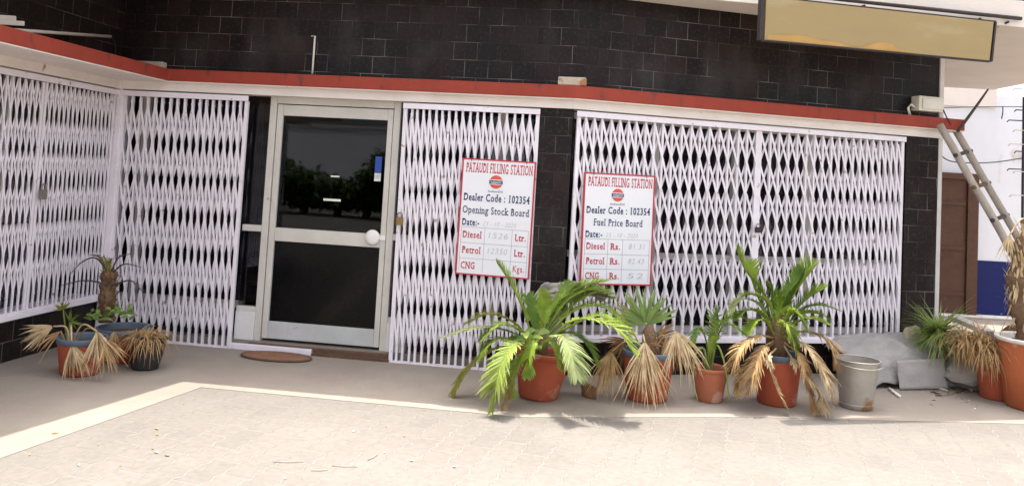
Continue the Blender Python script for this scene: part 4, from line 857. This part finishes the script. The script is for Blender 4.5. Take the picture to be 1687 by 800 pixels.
zt = at(1660,158,12.0).z; zd = at(1640,430,12).z; zb = at(1640,521,12).z
RW = thing('rear_wall', 'pale blue-white rear wall with a navy lower band beyond the ladder', 'wall', (6.9,12,0))
obj('wall', MB().box(3.0, 14, 12.0, 12.2, 0, zt), M['backwall'], RW)
zc_ = at(1600,176,12).z; obj('beam', MB().box(3.0, at(1640,150,12).x, 11.96, 12.25, zc_, 3.42), M['soffit'], RW)
obj('dado', MB().box(3.0, 14, 11.985, 11.999, zb, zd), M['dado'], RW)
obj('sunlit_strip', MB().box(3.0, 14, 11.75, 11.984, 0, zb+.02), M['chalk'], RW, bevel=.02)  # white box standing in for the sunlit ground at the wall's foot
dx0, dx1 = at(1500,300,11.9).x, at(1611,300,11.9).x; dz = at(1560,284,11.9).z
dr = obj('door', MB().box(dx0, dx1-.16, 11.90, 11.97, .05, dz-.09), M['browndoor'], RW)
fr = MB().box(dx1-.155, dx1, 11.86, 11.98, .02, dz); fr.box(dx0, dx1-.156, 11.86, 11.98, dz-.088, dz); obj('door_frame', fr, M['browndoor'], dr)
for z_ in (.3, .95, 1.6): obj('door_rail', MB().box(dx0, dx1-.17, 11.885, 11.899, z_, z_+.05), M['browndoor'], dr)

# ---------------------------------------------------------------- behind the camera, seen only in the door glass
CW = thing('compound_wall', 'pale compound wall across the forecourt, seen mirrored in the door glass', 'wall', (0,-18,0))
obj('wall', MB().box(-44, 22, -18.3, -18, 0, 3.4), M['backwall'], CW)
obj('coping', MB().box(-44, 22, -18.36, -17.94, 3.4, 3.52), M['chalk'], CW)
def tree(x, y, h, r_, seed, label):
    t = thing('tree', label, 'tree', (x,y,0), 'trees across the forecourt'); rd = random.Random(seed)
    obj('trunk', MB().tube([(x,y,0),(x+.1,y,h*.35),(x-.1,y+.1,h*.7)], [.16,.12,.05], 8), M['treebark'], t); m = MB()
    for i in range(1500):
        d = Vector((rd.gauss(0,1), rd.gauss(0,1), rd.gauss(0,.8))).normalized()*r_*rd.random()**.4; p = Vector((x,y,h*.62))+d*(1+.4*noise.noise(d*1.2+Vector((seed,0,0))))
        if p.z < .3: continue
        blade(m, p, Vector((rd.uniform(-1,1), rd.uniform(-1,1), rd.uniform(-.6,.6))), .26, .13, .3, Vector((rd.uniform(-1,1),rd.uniform(-1,1),1)), 4, .1, rd)
    obj('crown', m, M['treegreen'], t)
tree(-13.6,-12,1.7,1.15,1,'bushy low tree across the forecourt, left in the door glass'); tree(-9.0,-12,2.2,1.2,2,'bushy tree across the forecourt, right in the door glass'); tree(4,-15,5.5,2.4,3,'tall tree across the forecourt, outside the door glass')

ps_ = thing('post', 'dark iron post across the forecourt, mirrored in the door glass', 'post', (-11.6,-7,0))
obj('shaft', MB().tube([(-11.6,-7,0),(-11.6,-7,5)], [.09,.06], 10), M['darkmetal'], ps_); obj('base', MB().box(-11.8,-11.4,-7.2,-6.8,0,.12), M['apron'], ps_)

for i, (x, h_, r_, lb) in enumerate(((-12.5,1.1,.85,'low shrub beside the left bush across the forecourt'), (-11.2,.9,.8,'lowest shrub across the forecourt, between the bushes'), (-10.1,1.2,.95,'rounded shrub beside the right bush across the forecourt'), (-8.0,2.4,1.3,'shrub across the forecourt, rightmost in the door glass'))):
    tree(x, -12.4, h_, r_, 20+i, lb)
